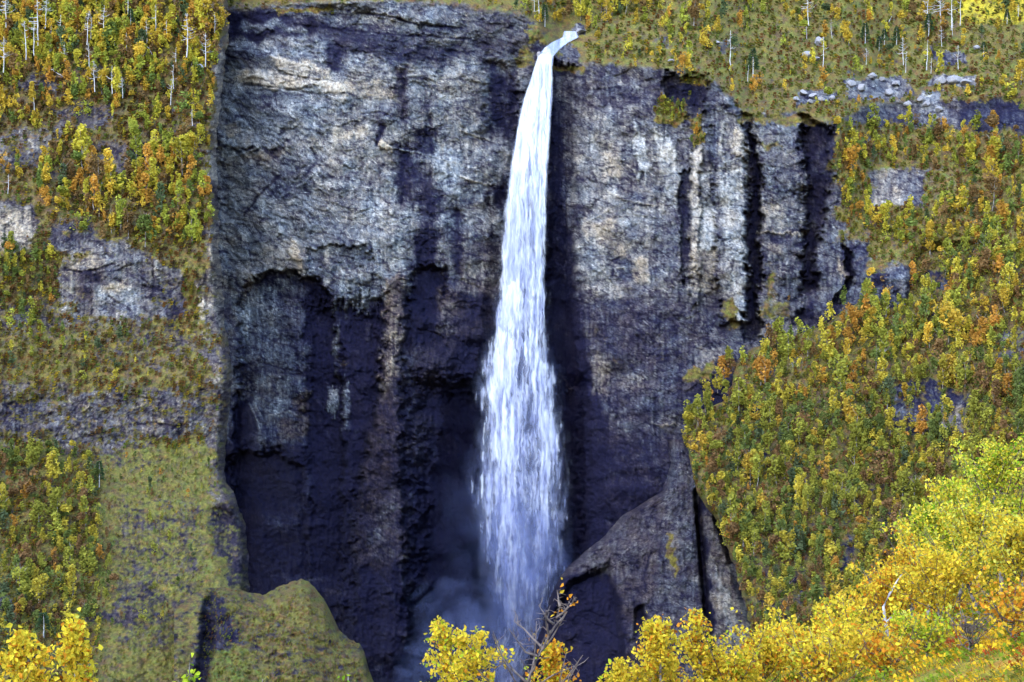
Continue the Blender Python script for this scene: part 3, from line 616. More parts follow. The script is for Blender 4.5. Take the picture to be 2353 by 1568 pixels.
me = mesh_np('mossy_knoll', pos(UC2, VC2, DC2), gridfaces(*UC2.shape), HEATH, CC2)
tag(link('mossy_knoll', me), 'olive moss covered rocky knoll at the foot of the dark cliff', 'knoll', kind='structure')
# valley floor under everything
xs = np.linspace(-900, 900, 90); ys = np.linspace(40, 1000, 90); X, Y = np.meshgrid(xs, ys)
Z = -178+8*fb(X, Y, 120, 120, 861, 4)
vf = mesh_np('valley_floor', np.stack([X, Y, Z], -1), gridfaces(*X.shape), HEATH, heath_colour(X*4, Y*4, [('dark', 1.4), ('brown', 1), ('green', .4)]))
tag(link('valley_floor', vf), 'dark boulder strewn valley floor below the falls', 'valley floor', kind='structure')

# ------------------------------------------------------------------ waterfall
WL = [(70,1296),(86,1292),(98,1266),(112,1248),(130,1236),(160,1226),(230,1202),(290,1190),(370,1176),(440,1166),(520,1156),(580,1154),(650,1150),(700,1142),(760,1130),(830,1116),(900,1100),(960,1112),(1040,1104),(1100,1092),(1180,1096),(1260,1110),(1330,1112),(1400,1116),(1450,1124),(1568,1132),(1700,1120)]
WR = [(70,1322),(86,1330),(98,1306),(112,1288),(130,1272),(160,1270),(230,1269),(300,1264),(380,1260),(460,1256),(560,1254),(640,1252),(700,1256),(780,1254),(830,1262),(880,1278),(960,1288),(1040,1298),(1100,1303),(1200,1304),(1300,1298),(1370,1286),(1440,1264),(1500,1240),(1568,1212),(1700,1180)]
def fall_shell(k, nshell, arc):
    v = np.arange(72, 1700, 1.9); s = np.linspace(-0.10, 1.10, 150)
    Vg, S = np.meshgrid(v, s, indexing='ij')
    ul = interp(Vg, WL); ur = interp(Vg, WR); wd = ur-ul
    Ug = ul+wd*S + 2.2*fb(Vg, S*0+k, 60, 1, 1001+k, 3)
    lipd = 636.0
    c = np.sqrt(np.clip(1-((S-.5)/.62)**2, 0, 1))
    dw = lipd - 3 - 7*sstep(110, 420, Vg) + 3*sstep(1300, 1568, Vg)
    n = fb(Ug, Vg, 9, 70, 1011+k*7, 4)
    depth = dw - arc*c*(2.0+7*sstep(150, 1100, Vg)) - 1.2*n
    onground = sstep(150, 112, Vg)
    dgr = dep_A(Ug, Vg)-1.0-0.4*k
    dgr = np.minimum(dgr, 640+(150-Vg)*0.42)
    depth = depth*(1-onground)+dgr*onground
    # density of the water in this layer
    wob = 7*fb(Ug, Vg, 30, 60, 1021+k, 3)
    cloud = fb(Ug+.15*Vg, Vg, 34, 90, 1101+k, 4); st1 = fb(Ug+wob, Vg, 8, 150, 1031+k*3, 4); st2 = rdg(Ug+wob*1.3, Vg+20*fb(Ug, Vg, 14, 40, 1041, 2), 13, 46, 1051+k*3, 4)
    comet = fb(Ug+wob, Vg-18*np.abs(((Ug/11.0) % 2)-1), 11, 62, 1061+k*5, 4)
    core = interp(Vg, [(70,1.0),(150,1.05),(260,.95),(500,.88),(700,.86),(900,.74),(1150,.66),(1300,.64),(1380,.62),(1460,.52),(1568,.46),(1700,.4)])
    Ls = np.exp(-((S-.22)/.20)**2)*interp(Vg, [(70,0),(200,.1),(400,.35),(900,.42),(1150,.38),(1320,.30),(1400,.05),(1700,0)])
    Rs = np.exp(-((S-.82)/.10)**2)*interp(Vg, [(70,0),(250,.1),(800,.0),(860,.35),(1000,.45),(1250,.25),(1320,0),(1700,0)])
    Mg = np.exp(-((S-.58)/.16)**2)*interp(Vg, [(70,0),(300,.12),(600,.22),(900,.34),(1100,.30),(1300,.2),(1400,0)])
    gaps = sstep(.15, .45, fb(Ug+wob, Vg, 15, 150, 1093, 3))*interp(Vg, [(70,0),(300,.12),(700,.30),(1000,.42),(1350,.35),(1500,.1)])*sstep(.25, .5, S)
    fil = sstep(.45, .95, rdg(Ug+wob*1.6, Vg, 9, 60, 1097+k*3, 3)); hol = sstep(.05, .4, fb(Ug+wob*2, Vg-26*np.abs(((Ug/14.0) % 2)-1), 9, 52, 1099+k*3, 3))
    a = core-.10+Ls+Rs-Mg-gaps + (.36*st1+.16*st2+.36*comet+.34*fil-.42*hol)*interp(Vg, [(70,.2),(150,.25),(300,.8),(900,1.0),(1300,.9),(1568,.5)])
    a = a+.85*cloud*sstep(600, 1050, Vg)
    # thin rivulets sliding over the lowest rocks
    riv = sstep(.45, .85, rdg(Ug*1.0-0.42*(1568-Vg)*0+0.45*Vg, Vg, 15, 190, 1071, 3))*sstep(1430, 1500, Vg)*.55
    a = a+riv
    fw = interp(Vg, [(70,.10),(300,.07),(700,.12),(1000,.20),(1300,.34),(1700,.42)])
    en = fw*(.6*fb(Vg, S*0+k*9, 60, 9, 1081+k*2, 4)+1.0*fb(Ug, Vg, 12, 80, 1087+k, 3))*sstep(150, 700, Vg)*1.3
    e = sstep(-.06, fw, S+en)*sstep(1.06, 1-fw, S+en)
    a = np.clip(a*e, 0, 1)*e
    a = a*[1.0, .62, .4][k]
    tint = lin((240, 246, 252))*.98; tint2 = lin((168, 176, 214))
    mixt = np.clip(.70+1.0*st1+.8*comet-.30*sstep(300, 1200, Vg)-.5*Mg, 0, 1)
    C = tint2*(1-mixt[..., None])+tint*mixt[..., None]
    P = pos(Ug, Vg, depth)
    return P.reshape(-1, 3), gridfaces(*Ug.shape), C.reshape(-1, 3), a.ravel()
def veil():
    v = np.arange(380, 1700, 4.0); s = np.linspace(-.55, 1.5, 90); Vg, S = np.meshgrid(v, s, indexing='ij')
    ul = interp(Vg, WL); ur = interp(Vg, WR); Ug = ul+(ur-ul)*S
    c = np.sqrt(np.clip(1-((S-.48)/1.1)**2, 0, 1)); D = 629-9*c-2*fb(Ug, Vg, 40, 60, 1121, 3)
    n = fb(Ug-.25*Vg*(S < .5)+.2*Vg*(S > .5), Vg, 22, 60, 1123, 4)
    a = interp(Vg, [(380,0),(600,.22),(900,.42),(1200,.60),(1450,.72),(1700,.7)])*np.exp(-((S-.46)/.46)**4)*np.clip(.75+1.2*n, 0, 1.4)*sstep(-.55, -.2, S)*sstep(1.5, 1.2, S)
    C = np.broadcast_to(lin((168, 178, 218)), Ug.shape+(3,))
    return pos(Ug, Vg, D).reshape(-1, 3), gridfaces(*Ug.shape), C.reshape(-1, 3), a.ravel()
Vs, Fs, Cs, As = [], [], [], []; off = 0
P, F, C, a = veil(); Vs.append(P); Fs.append(F); Cs.append(C); As.append(a); off += len(P)
for k, arc in enumerate((1.0, .45, -.5)):
    P, F, C, a = fall_shell(k, 3, arc); Vs.append(P); Fs.append(F+off); Cs.append(C); As.append(a); off += len(P)
me = mesh_np('waterfall', np.concatenate(Vs), np.concatenate(Fs), WATER, np.concatenate(Cs), alpha=np.concatenate(As))
tag(link('waterfall', me), 'tall white waterfall plunging down the dark cliff into mist', 'waterfall', kind='structure')

# spray: soft clouds of fine drops drifting about the foot of the fall
def mist_mat():
    m, t, o = new_mat('spray_mist')
    at = N(t, 'ShaderNodeAttribute', attribute_name='Col'); lw = N(t, 'ShaderNodeLayerWeight'); lw.inputs['Blend'].default_value = .5
    ge = N(t, 'ShaderNodeNewGeometry')
    f1 = N(t, 'ShaderNodeMath', operation='SUBTRACT', use_clamp=True); f1.inputs[0].default_value = 1.0
    f2 = N(t, 'ShaderNodeMath', operation='POWER'); f2.inputs[1].default_value = 2.6
    f3 = N(t, 'ShaderNodeMath', operation='MULTIPLY'); f4 = N(t, 'ShaderNodeMath', operation='MULTIPLY')
    nb = N(t, 'ShaderNodeMath', operation='SUBTRACT'); nb.inputs[0].default_value = 1.0
    d = N(t, 'ShaderNodeBsdfDiffuse'); tl = N(t, 'ShaderNodeBsdfTranslucent'); m1 = N(t, 'ShaderNodeMixShader'); m1.inputs[0].default_value = .5
    tr = N(t, 'ShaderNodeBsdfTransparent'); m2 = N(t, 'ShaderNodeMixShader'); L = t.links.new
    for q in (d, tl): q.inputs[0].default_value = (.25, .31, .60, 1)
    L(lw.outputs['Facing'], f1.inputs[1]); L(f1.outputs[0], f2.inputs[0]); L(f2.outputs[0], f3.inputs[0]); L(at.outputs['Alpha'], f3.inputs[1])
    L(ge.outputs['Backfacing'], nb.inputs[1]); L(f3.outputs[0], f4.inputs[0]); L(nb.outputs[0], f4.inputs[1])
    L(d.outputs[0], m1.inputs[1]); L(tl.outputs[0], m1.inputs[2]); L(f4.outputs[0], m2.inputs[0]); L(tr.outputs[0], m2.inputs[1]); L(m1.outputs[0], m2.inputs[2]); L(m2.outputs[0], o.inputs[0])
    return m
MIST = mist_mat()
def puff(r, n, seed, dens):
    """nested lumpy shells of drifting droplets"""
    Vs, Fs, As = [], [], []; off = 0
    th = np.linspace(0.001, math.pi-.001, n); ph = np.linspace(0, 2*math.pi, 2*n); Tt, Pp = np.meshgrid(th, ph, indexing='ij')
    for k in range(4):
        sc = 1-.2*k
        x = np.sin(Tt)*np.cos(Pp); y = np.sin(Tt)*np.sin(Pp); z = np.cos(Tt)
        w2 = sc*(1+.22*fb(x*9+z*5, z*9+y*4+k*7, 6, 6, seed+k, 3))
        P = np.stack([r[0]*x*w2, r[1]*y*w2, r[2]*z*w2], -1).reshape(-1, 3)
        al = dens*np.clip(.55+1.5*fb(x*r[0]+y*8, z*r[2]+x*6+k*31, 13, 19, seed+50+k, 4), 0, 1.3)
        F = gridfaces(n, 2*n)[:, ::-1]
        Vs.append(P); Fs.append(F+off); As.append(al.ravel()); off += len(P)
    return np.concatenate(Vs), np.concatenate(Fs), np.concatenate(As)
for i, (u, v, d, r, dens, lab) in enumerate([(1110, 1500, 600, (48, 14, 36), .28, 'pale blue mist rising round the foot of the waterfall'), (1085, 1280, 612, (20, 9, 48), .11, 'thin drifting spray left of the lower waterfall'),
        (1215, 1330, 612, (26, 9, 38), .30, 'bluish spray cloud over the lower waterfall'), (1250, 900, 622, (12, 7, 34), .10, 'faint spray along the right side of the waterfall'), (960, 1560, 594, (30, 12, 16), .20, 'low mist drifting between the knoll and the fall')]):
    P, F, al = puff(r, 40, 2000+i*10, dens)
    mo = link('mist', mesh_np('mist', P, F, MIST, np.ones((len(P), 3)), alpha=al))
    mo.location = pos(np.array(float(u)), np.array(float(v)), np.array(float(d)))
    tag(mo, lab, 'mist', kind='stuff')

# ------------------------------------------------------------------ distant trees
GREYC = dict(gold=(216,192,74), yellow=(208,202,76), lime=(170,180,72), green=(124,146,72), orange=(208,164,72), rust=(150,124,78), dgreen=(98,118,78), straw=(230,206,84))
PAL = {k: lin(c)*0.84 for k, c in GREYC.items()}
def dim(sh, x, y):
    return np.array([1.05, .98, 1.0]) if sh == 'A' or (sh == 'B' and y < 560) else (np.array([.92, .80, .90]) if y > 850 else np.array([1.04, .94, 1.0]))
def clump_crown(n, seed, w_=.24, lo=.22, q=.055, conic=.0):
    """leaf clumps spread through an uneven ovoid crown of height 1"""
    g = np.random.default_rng(seed)
    nl = 9
    lobes = np.stack([g.normal(0, w_*.42, nl), g.normal(0, w_*.42, nl), g.uniform(lo+.1, .92, nl)], 1)
    lobes[:, :2] *= (1-conic*(lobes[:, 2:3]-lo))
    lr = g.uniform(.10, .19, nl)*(1.25-lobes[:, 2]*.6)
    pick = g.integers(0, nl, n); dirs = g.normal(0, 1, (n, 3)); dirs /= np.linalg.norm(dirs, axis=1)[:, None]
    c = lobes[pick]+dirs*(lr[pick]*g.uniform(.5, 1.0, n)**.5)[:, None]*np.array([w_/.24, w_/.24, 1.15])
    c[:, 2] = np.clip(c[:, 2], lo*.8, 1.02)
    a = g.normal(0, 1, (n, 3)); a[:, 2] *= .7; a /= np.linalg.norm(a, axis=1)[:, None]
    b = np.cross(a, g.normal(0, 1, (n, 3))); b /= np.linalg.norm(b, axis=1)[:, None]
    sz = q*g.uniform(.6, 1.3, n)[:, None]
    V = np.stack([c-a*sz-b*sz*.7, c+a*sz-b*sz*.7*.6, c+a*sz*.9+b*sz*.7, c-a*sz*.8+b*sz*.7], 1)
    F = np.arange(n*4).reshape(n, 4)
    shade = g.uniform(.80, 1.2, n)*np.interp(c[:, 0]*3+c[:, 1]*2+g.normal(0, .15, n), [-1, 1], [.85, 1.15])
    return V.reshape(-1, 3), F, np.repeat(shade, 4)
def tube(paths, sides=5):
    """paths: list of (points Nx3, radii N) -> V, F"""
    Vs, Fs = [], []; off = 0
    for p, r in paths:
        p = np.asarray(p, float); r = np.asarray(r, float); n = len(p)
        t = np.gradient(p, axis=0); t /= np.linalg.norm(t, axis=1)[:, None]+1e-9
        ref = np.where(np.abs(t[:, 2:3]) > .9, np.array([[1, 0, 0]]), np.array([[0, 0, 1]]))
        a = np.cross(t, ref); a /= np.linalg.norm(a, axis=1)[:, None]+1e-9; b = np.cross(t, a)
        an = np.arange(sides)*2*math.pi/sides
        ring = p[:, None]+r[:, None, None]*(a[:, None]*np.cos(an)[None, :, None]+b[:, None]*np.sin(an)[None, :, None])
        Vs.append(ring.reshape(-1, 3))
        i = np.arange(n-1)[:, None]*sides; j = np.arange(sides)[None, :]; j2 = (j+1) % sides
        Fs.append(np.stack([i+j, i+j2, i+sides+j2, i+sides+j], -1).reshape(-1, 4)+off); off += n*sides
    return np.concatenate(Vs), np.concatenate(Fs)
def trunk_paths(seed, h=1.0, r=.014):
    g = np.random.default_rng(seed); z = np.linspace(0, .9, 6)*h
    p = np.stack([np.cumsum(g.normal(0, .012, 6)), np.cumsum(g.normal(0, .012, 6)), z], 1); p[0, :2] = 0
    out = [(p, r*(1.15-z/h))]
    for i in range(5):
        k = g.integers(2, 5); a = g.uniform(0, 6.28); L = g.uniform(.14, .24)
        q = np.array([p[k], p[k]+np.array([math.cos(a)*L*.5, math.sin(a)*L*.5, L*.5]), p[k]+np.array([math.cos(a)*L*.8, math.sin(a)*L*.8, L])]); out.append((q, np.array([.5, .3, .1])*r))
    return out
NPRO = 10
crown_me, trunk_me, raw = [], [], []
for i in range(NPRO):
    wd = [.20, .16, .23, .18, .25, .15, .21, .18, .28, .20][i]
    Vc, Fc, sh = clump_crown(420, 40+i, wd, [.22, .12, .2, .16, .1][i % 5], .034, .9 if i % 3 == 0 else .4)
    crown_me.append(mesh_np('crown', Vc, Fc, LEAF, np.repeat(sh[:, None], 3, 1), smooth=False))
    raw.append(clump_crown(170, 140+i, wd, [.2, .1, .16, .12, .06][i % 5], .048, .9 if i % 3 == 0 else .4))
    Vt, Ft = tube(trunk_paths(60+i), 4); trunk_me.append(mesh_np('trunk', Vt, Ft, BARK))
# where trees grow: (polygon, spacing, min h, max h, palette weights, sheet)
P_UL = dict(gold=3, yellow=3.4, orange=1.3, lime=1.6, rust=1.6, green=.35, dgreen=.5)
P_UM = dict(gold=2, yellow=2.2, orange=1.4, lime=2, rust=1.5, green=1.2, dgreen=.3)
P_GL = dict(green=1.7, lime=2.8, yellow=1.4, orange=.4, dgreen=.8, rust=1.2)
P_PL = dict(gold=3, yellow=2, orange=1.6, lime=1.4, rust=.8, dgreen=.8)
P_HS = dict(lime=3.8, yellow=2.0, green=1.9, gold=.5, orange=.25, rust=1.3, dgreen=.4)
STANDS = [
 (R(-200,-60,520,180), 14, 26, 52, P_UL, 'B', 1.0), (R(-200,180,500,330), 19, 22, 46, P_UM, 'B', .8), ([(100,350),(480,330),(492,430),(480,560),(330,570),(180,560),(90,470)], 18, 26, 56, P_UM, 'B', .85),
 (R(-200,330,110,470), 26, 20, 40, P_UM, 'B', .7), ([(-200,580),(130,560),(140,640),(110,760),(-200,740)], 19, 22, 42, P_GL, 'B', .8), ([(-200,740),(330,770),(330,880),(-200,900)], 24, 16, 30, P_GL, 'B', .6), (R(330,790,520,880), 30, 10, 20, P_GL, 'B', .4),
 (R(230,1040,470,1480), 46, 18, 34, P_GL, 'B', .6), ([(-200,1020),(190,1030),(230,1120),(270,1300),(260,1450),(-200,1600)], 20, 26, 50, P_GL, 'B', .85), (R(260,1030,500,1140), 26, 10, 22, P_GL, 'B', .5), (R(260,1140,480,1500), 44, 10, 20, P_GL, 'B', .5),
 (R(1230,-60,1560,70), 22, 28, 52, P_PL, 'A', .85), (R(1310,70,1660,180), 27, 20, 40, P_PL, 'A', .7), (R(1560,-60,2500,90), 25, 24, 48, P_PL, 'A', .75), (R(1640,90,2500,260), 29, 18, 38, P_PL, 'A', .65),
 (R(1050,-60,1230,26), 34, 20, 34, P_PL, 'A', .7), (R(560,-60,1050,4), 28, 14, 24, P_PL, 'A', .5),
 ([(1910,300),(2000,290),(2010,480),(2090,560),(2060,580),(1930,480)], 19, 24, 44, P_UM, 'A', .85), (R(2000,290,2240,390), 20, 24, 44, P_UM, 'A', .8), (R(2210,300,2560,560), 20, 26, 50, P_UM, 'A', .85), (R(2060,470,2240,560), 20, 24, 44, P_UM, 'A', .8),
 ([(1690,830),(1880,750),(2080,600),(2110,560),(2560,560),(2560,900),(1600,960)], 19, 28, 54, dict(lime=3, yellow=2.6, gold=1.2, green=1.2, orange=1, rust=.9), 'D', .85),
 ([(1570,950),(2560,880),(2560,1650),(1780,1650),(1700,1340),(1580,1060)], 17, 26, 50, P_HS, 'D', .9),
 ([(1504,232),(1574,225),(1580,270),(1540,285)], 12, 12, 24, P_HS, 'A', .9), ([(1579,270),(1622,265),(1620,335),(1590,345)], 12, 12, 30, P_UM, 'A', .9), (R(1580,840,1640,880), 16, 10, 20, P_HS, 'A', .6), (R(1742,600,1820,740), 22, 10, 22, P_UM, 'A', .6),
]
DF = dict(A=dep_A, B=dep_B, D=dep_D, C=dep_C); VF = dict(A=veg_A, B=veg_B, D=veg_D, C=lambda x, y: np.ones(x.shape))
T = []
for pts, sp, h0, h1, pal, sh, keep in STANDS:
    pts = np.asarray(pts, float); lo = pts.min(0); hi = pts.max(0)
    sp *= 1.0
    gx, gy = np.meshgrid(np.arange(lo[0], hi[0], sp), np.arange(lo[1], hi[1], sp*.8))
    gx = (gx+rng.uniform(-.7, .7, gx.shape)*sp).ravel(); gy = (gy+rng.uniform(-.7, .7, gy.shape)*sp*.8).ravel()
    ok = (pm(gx, gy, pts, .5) > .5) & (rng.random(gx.shape) < keep)
    ok &= (VF[sh](gx, gy) > .35) | (rng.random(gx.shape) < .12)
    ok &= fb(gx, gy, 60, 42, 977, 3)+rng.normal(0, .12, gx.shape) > -.24
    if sh == 'B': ok &= gx < interp(gy, EB)-8
    if sh == 'A': ok &= (np.hypot(gx-1305, gy-90) > 34) & ~((gx > 1215) & (gx < 1335) & (gy > 60) & (gy < 240))
    gx, gy = gx[ok], gy[ok]
    d = DF[sh](gx, gy); keys = list(pal); wts = np.array([pal[k] for k in keys]); wts = wts/wts.sum()
    nz = fb(gx, gy, 70, 50, 987, 2)
    for x, y, dd, nn in zip(gx, gy, d, nz):
        hpx = (h0*.8+(h1-h0)*1.15*rng.random()**1.8)*(1+.6*nn)*(1.3 if rng.random() < .85 else 1.75)*(.55 if rng.random() < .18 else 1)
        T.append([hpx, x, y, dd, keys[rng.choice(len(keys), p=wts)], sh])
inframe = [t for t in T if 6 < t[1] < 2347 and 22 < t[2] < 1500 and not (t[2] > 1400 and t[1] > 1700) and not (t[1] > 2090 and t[2] > 1200)]
inframe.sort(key=lambda t: -t[0]*(.8 if t[4] in ('rust', 'dgreen') else 1.0))
chosen = inframe[:296]; cid = set(id(t) for t in chosen); rest = [t for t in T if id(t) not in cid]
print('trees', len(T), 'rest', len(rest))
# rest of the woods as one mass
def mass(name, items, label, cat):
    Vs, Fs, Cs = [], [], []; off = 0
    for hpx, x, y, dd, key, sh in items:
        i = int(rng.integers(0, NPRO)); Vr, Fr, s_ = raw[i]; h = hpx*dd/FOC; a = rng.uniform(0, 6.28); ca, sa = math.cos(a), math.sin(a); wv = rng.uniform(.8, 1.25)
        P0 = pos(np.array(x), np.array(y), np.array(dd))
        X = (Vr[:, 0]*ca-Vr[:, 1]*sa)*h*wv+P0[0]; Y = (Vr[:, 0]*sa+Vr[:, 1]*ca)*h*wv+P0[1]-.6; Z = Vr[:, 2]*h+P0[2]-.3
        Vs.append(np.stack([X, Y, Z], 1)); Fs.append(Fr+off); off += len(Vr)
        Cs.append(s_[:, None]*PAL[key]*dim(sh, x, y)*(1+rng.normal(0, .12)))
    return tag(link(name, mesh_np(name, np.concatenate(Vs), np.concatenate(Fs), LEAF, np.concatenate(Cs), smooth=False)), label, cat, kind='stuff')
mass('birch_wood', rest, 'autumn birch wood covering the ledges, plateau and hillsides', 'woodland')
# undergrowth
Vb, Fb, sb_ = clump_crown(26, 5, .42, .02, .17, .2)
def scrub():
    Vs, Fs, Cs = [], [], []; off = 0
    names = dict(A=['olive', 'rust', 'moss', 'gold', 'green'], B=['olive', 'rust', 'brown', 'green', 'gold'], D=['moss', 'olive', 'rust', 'green', 'gold'], C=['moss', 'olive', 'brown', 'green', 'rust'])
    for sh, (x0, y0, x1, y1), n in [('C', (470,1325,870,1620), 2600), ('B', (-120,-40,510,1600), 14000), ('A', (520,-60,1300,70), 500), ('A', (1200,-60,2480,270), 5200), ('A', (1900,260,2480,600), 2600), ('D', (1570,560,2480,1600), 11000), ('A', (1500,200,1640,350), 160)]:
        x = rng.uniform(x0, x1, n); y = rng.uniform(y0, y1, n); ok = VF[sh](x, y) > .5
        if sh == 'C': ok = y > interp(x, KT)+5
        if sh == 'B': ok &= x < interp(y, EB)-10
        if sh == 'D': ok &= x > interp(y, ED)+4
        if sh == 'A': ok &= ~((x > 1200) & (x < 1345) & (y > 40) & (y < 240))
        x, y = x[ok], y[ok]; d = DF[sh](x, y); P = pos(x, y, d)
        for p, dd, yy, xx in zip(P, d, y, x):
            h = rng.uniform(4, 12)*dd/FOC*(.5 if sh == 'C' else 1); key = names[sh][int(rng.choice(5, p=[.3, .27, .23, .07, .13]))]
            if sh == 'B' and yy > 1030 and xx > 230: h *= .45; key = 'moss' if rng.random() < .6 else key
            Vs.append(Vb*np.array([h*1.1, h*1.1, h])+p-np.array([0, .3, .15])); Fs.append(Fb+off); off += len(Vb)
            Cs.append(sb_[:, None]*H[key]*.82*(1+rng.normal(0, .2)))
    return tag(link('scrub', mesh_np('scrub', np.concatenate(Vs), np.concatenate(Fs), LEAF, np.concatenate(Cs), smooth=False)), 'low rust and olive scrub between the trees', 'undergrowth', kind='stuff')
scrub()
# single trees, each with a name of its own
AREAS = [ # name, polygon test rect
 ('at the top left corner', R(0,0,130,90)), ('by the dead trunks top left', R(130,0,300,90)), ('high left, beside the cliff corner', R(300,0,530,90)),
 ('on the upper left slope edge', R(0,90,130,190)), ('on the upper left slope', R(130,90,300,190)), ('left of the pale cliff edge', R(300,90,530,190)),
 ('on the far left ledge', R(0,190,160,330)), ('on the middle left ledge', R(160,190,320,330)), ('under the pale cliff edge', R(320,190,530,330)),
 ('above the pale left outcrop', R(0,330,130,580)), ('in the left ledge grove', R(130,330,260,470)), ('in the bright ledge grove', R(260,330,390,470)), ('at the ledge end by the cliff', R(390,330,530,470)),
 ('below the left ledge grove', R(130,470,300,600)), ('above the grey overhang', R(300,470,530,640)), ('left of the grey overhang', R(0,580,160,760)), ('on the green shelf left', R(0,760,200,900)), ('on the mid left shelf', R(200,740,540,900)),
 ('on the lower left slope edge', R(0,1000,110,1150)), ('below the left rock band', R(110,1000,220,1150)), ('beside the lower left moss slope', R(220,1000,540,1200)), ('low on the left edge', R(0,1150,130,1300)), ('low on the left slope', R(130,1150,260,1300)), ('above the yellow foreground birches', R(0,1300,260,1500)), ('on the lower left moss', R(220,1200,540,1500)),
 ('left of the stream lip', R(1000,0,1290,120)), ('right of the stream lip', R(1290,0,1400,160)), ('above the right cliff rim', R(1400,60,1560,190)), ('high above the right rim', R(1400,0,1560,60)), ('on the heath above the rim', R(1560,60,1740,260)), ('at the top of the heath', R(1560,0,1740,60)),
 ('left of the pale boulder', R(1740,0,1860,130)), ('above the pale scree', R(1740,130,1940,300)), ('right of the pale boulder', R(1860,0,2010,130)), ('behind the pale outcrop', R(1940,130,2120,200)), ('among the dead trunks top right', R(2010,0,2150,130)), ('below the sunlit meadow', R(2150,30,2353,110)), ('in the top right corner', R(2150,0,2353,30)),
 ('by the right hand outcrop', R(2120,110,2353,240)), ('beside the dark cleft', R(1880,270,2010,400)), ('below the pale outcrop', R(1940,200,2120,330)), ('over the beige right cliff', R(2010,330,2150,400)), ('near the upper right rocks', R(2120,240,2353,360)), ('right of the beige cliff', R(2150,360,2353,460)),
 ('below the dark cleft shelf', R(1880,400,2020,560)), ('below the beige cliff', R(2020,400,2180,560)), ('upper right edge slope', R(2180,460,2353,560)),
 ('at the top of the diagonal slope', R(1990,560,2120,660)), ('top of the right hillside', R(2120,560,2240,660)), ('top right of the hillside', R(2240,560,2353,660)), ('on the diagonal slope edge', R(1860,650,2010,750)), ('under the diagonal crest', R(2010,660,2120,750)), ('by the dark hillside hole', R(2120,660,2240,750)), ('on the right hillside edge', R(2240,660,2353,750)),
 ('on the slope tip by the cliff', R(1560,780,1760,900)), ('above the lone cliff tree', R(1760,750,1880,850)), ('high mid hillside', R(1880,750,2010,850)), ('upper mid hillside', R(2010,750,2150,850)), ('by the grey right edge rock', R(2150,750,2353,850)),
 ('on the hillside rib edge', R(1560,900,1700,1010)), ('mid left hillside', R(1700,850,1830,960)), ('middle of the hillside', R(1830,850,1960,960)), ('left of the hillside crag', R(1960,850,2060,960)), ('on the hillside crag', R(2060,850,2200,960)), ('right of the hillside crag', R(2200,850,2353,960)),
 ('beside the spur top', R(1560,1010,1700,1130)), ('below the mid left slope', R(1700,960,1830,1080)), ('below the hillside middle', R(1830,960,1960,1080)), ('below the hillside crag', R(1960,960,2100,1080)), ('above the tall foreground tree', R(2100,960,2353,1120)),
 ('right of the cracked spur', R(1600,1130,1760,1260)), ('lower left hillside', R(1760,1080,1890,1200)), ('lower middle hillside', R(1890,1080,2010,1200)), ('left of the tall foreground tree', R(2010,1080,2200,1230)), ('by the spur foot', R(1600,1260,1800,1420)), ('low on the right hillside', R(1800,1200,1920,1330)), ('above the golden foreground', R(1920,1200,2100,1330)), ('just above the foreground birches', R(1700,1330,2100,1568)),
 ('on a small cliff shelf', R(1490,200,1650,360)),
]
CNAME = dict(gold='golden', yellow='yellow', lime='lime green', green='green', orange='orange', rust='rust brown', dgreen='dark green', straw='straw')
def area_of(x, y):
    for n_, r_ in AREAS:
        if r_[0][0] <= x < r_[1][0] and r_[0][1] <= y < r_[2][1]: return n_
    return 'on the bare wall right of the fall' if x > 1100 else 'on the left mountainside'
ORD = ['first', 'second', 'third', 'fourth', 'fifth', 'sixth', 'seventh', 'eighth', 'ninth', 'tenth', 'eleventh', 'twelfth', 'thirteenth', 'fourteenth', 'fifteenth']
cls = {}
for t in chosen: cls.setdefault((area_of(t[1], t[2]), t[4]), []).append(t)
for (ar, key), lst in cls.items():
    lst.sort(key=lambda t: t[1])
    for q, t in enumerate(lst):
        if len(lst) == 1: t.append('%s birch %s' % (CNAME[key], ar))
        else: t.append('%s birch %s, %s from the left' % (CNAME[key], ar, ORD[min(q, 14)]))
lone = [78, 1697., 942., float(dep_D(np.array([1697.]), np.array([942.]))[0])-2, 'lime', 'X', 'tall lone lime birch at the cliff foot left of the hillside']
chosen.append(lone)
def birch(t):
    hpx, x, y, dd, key, sh, lab = t
    i = int(rng.integers(0, NPRO)); h = float(hpx*dd/FOC); wv = float(rng.uniform(.85, 1.2))
    e = bpy.data.objects.new('birch_tree', None); COL.objects.link(e)
    p = pos(np.array(x), np.array(y), np.array(dd)); e.location = (p[0], p[1]-.6, p[2]-.3)
    e.rotation_euler = (float(rng.normal(0, .03)), float(rng.normal(0, .03)), float(rng.uniform(0, 6.28))); e.scale = (h*wv, h*wv, h); e.empty_display_size = .2
    tag(e, lab, 'tree', 'birch trees on the mountainsides')
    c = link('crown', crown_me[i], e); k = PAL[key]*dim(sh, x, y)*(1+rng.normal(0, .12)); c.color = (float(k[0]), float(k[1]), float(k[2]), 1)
    link('trunk', trunk_me[i], e)
for t in chosen: birch(t)

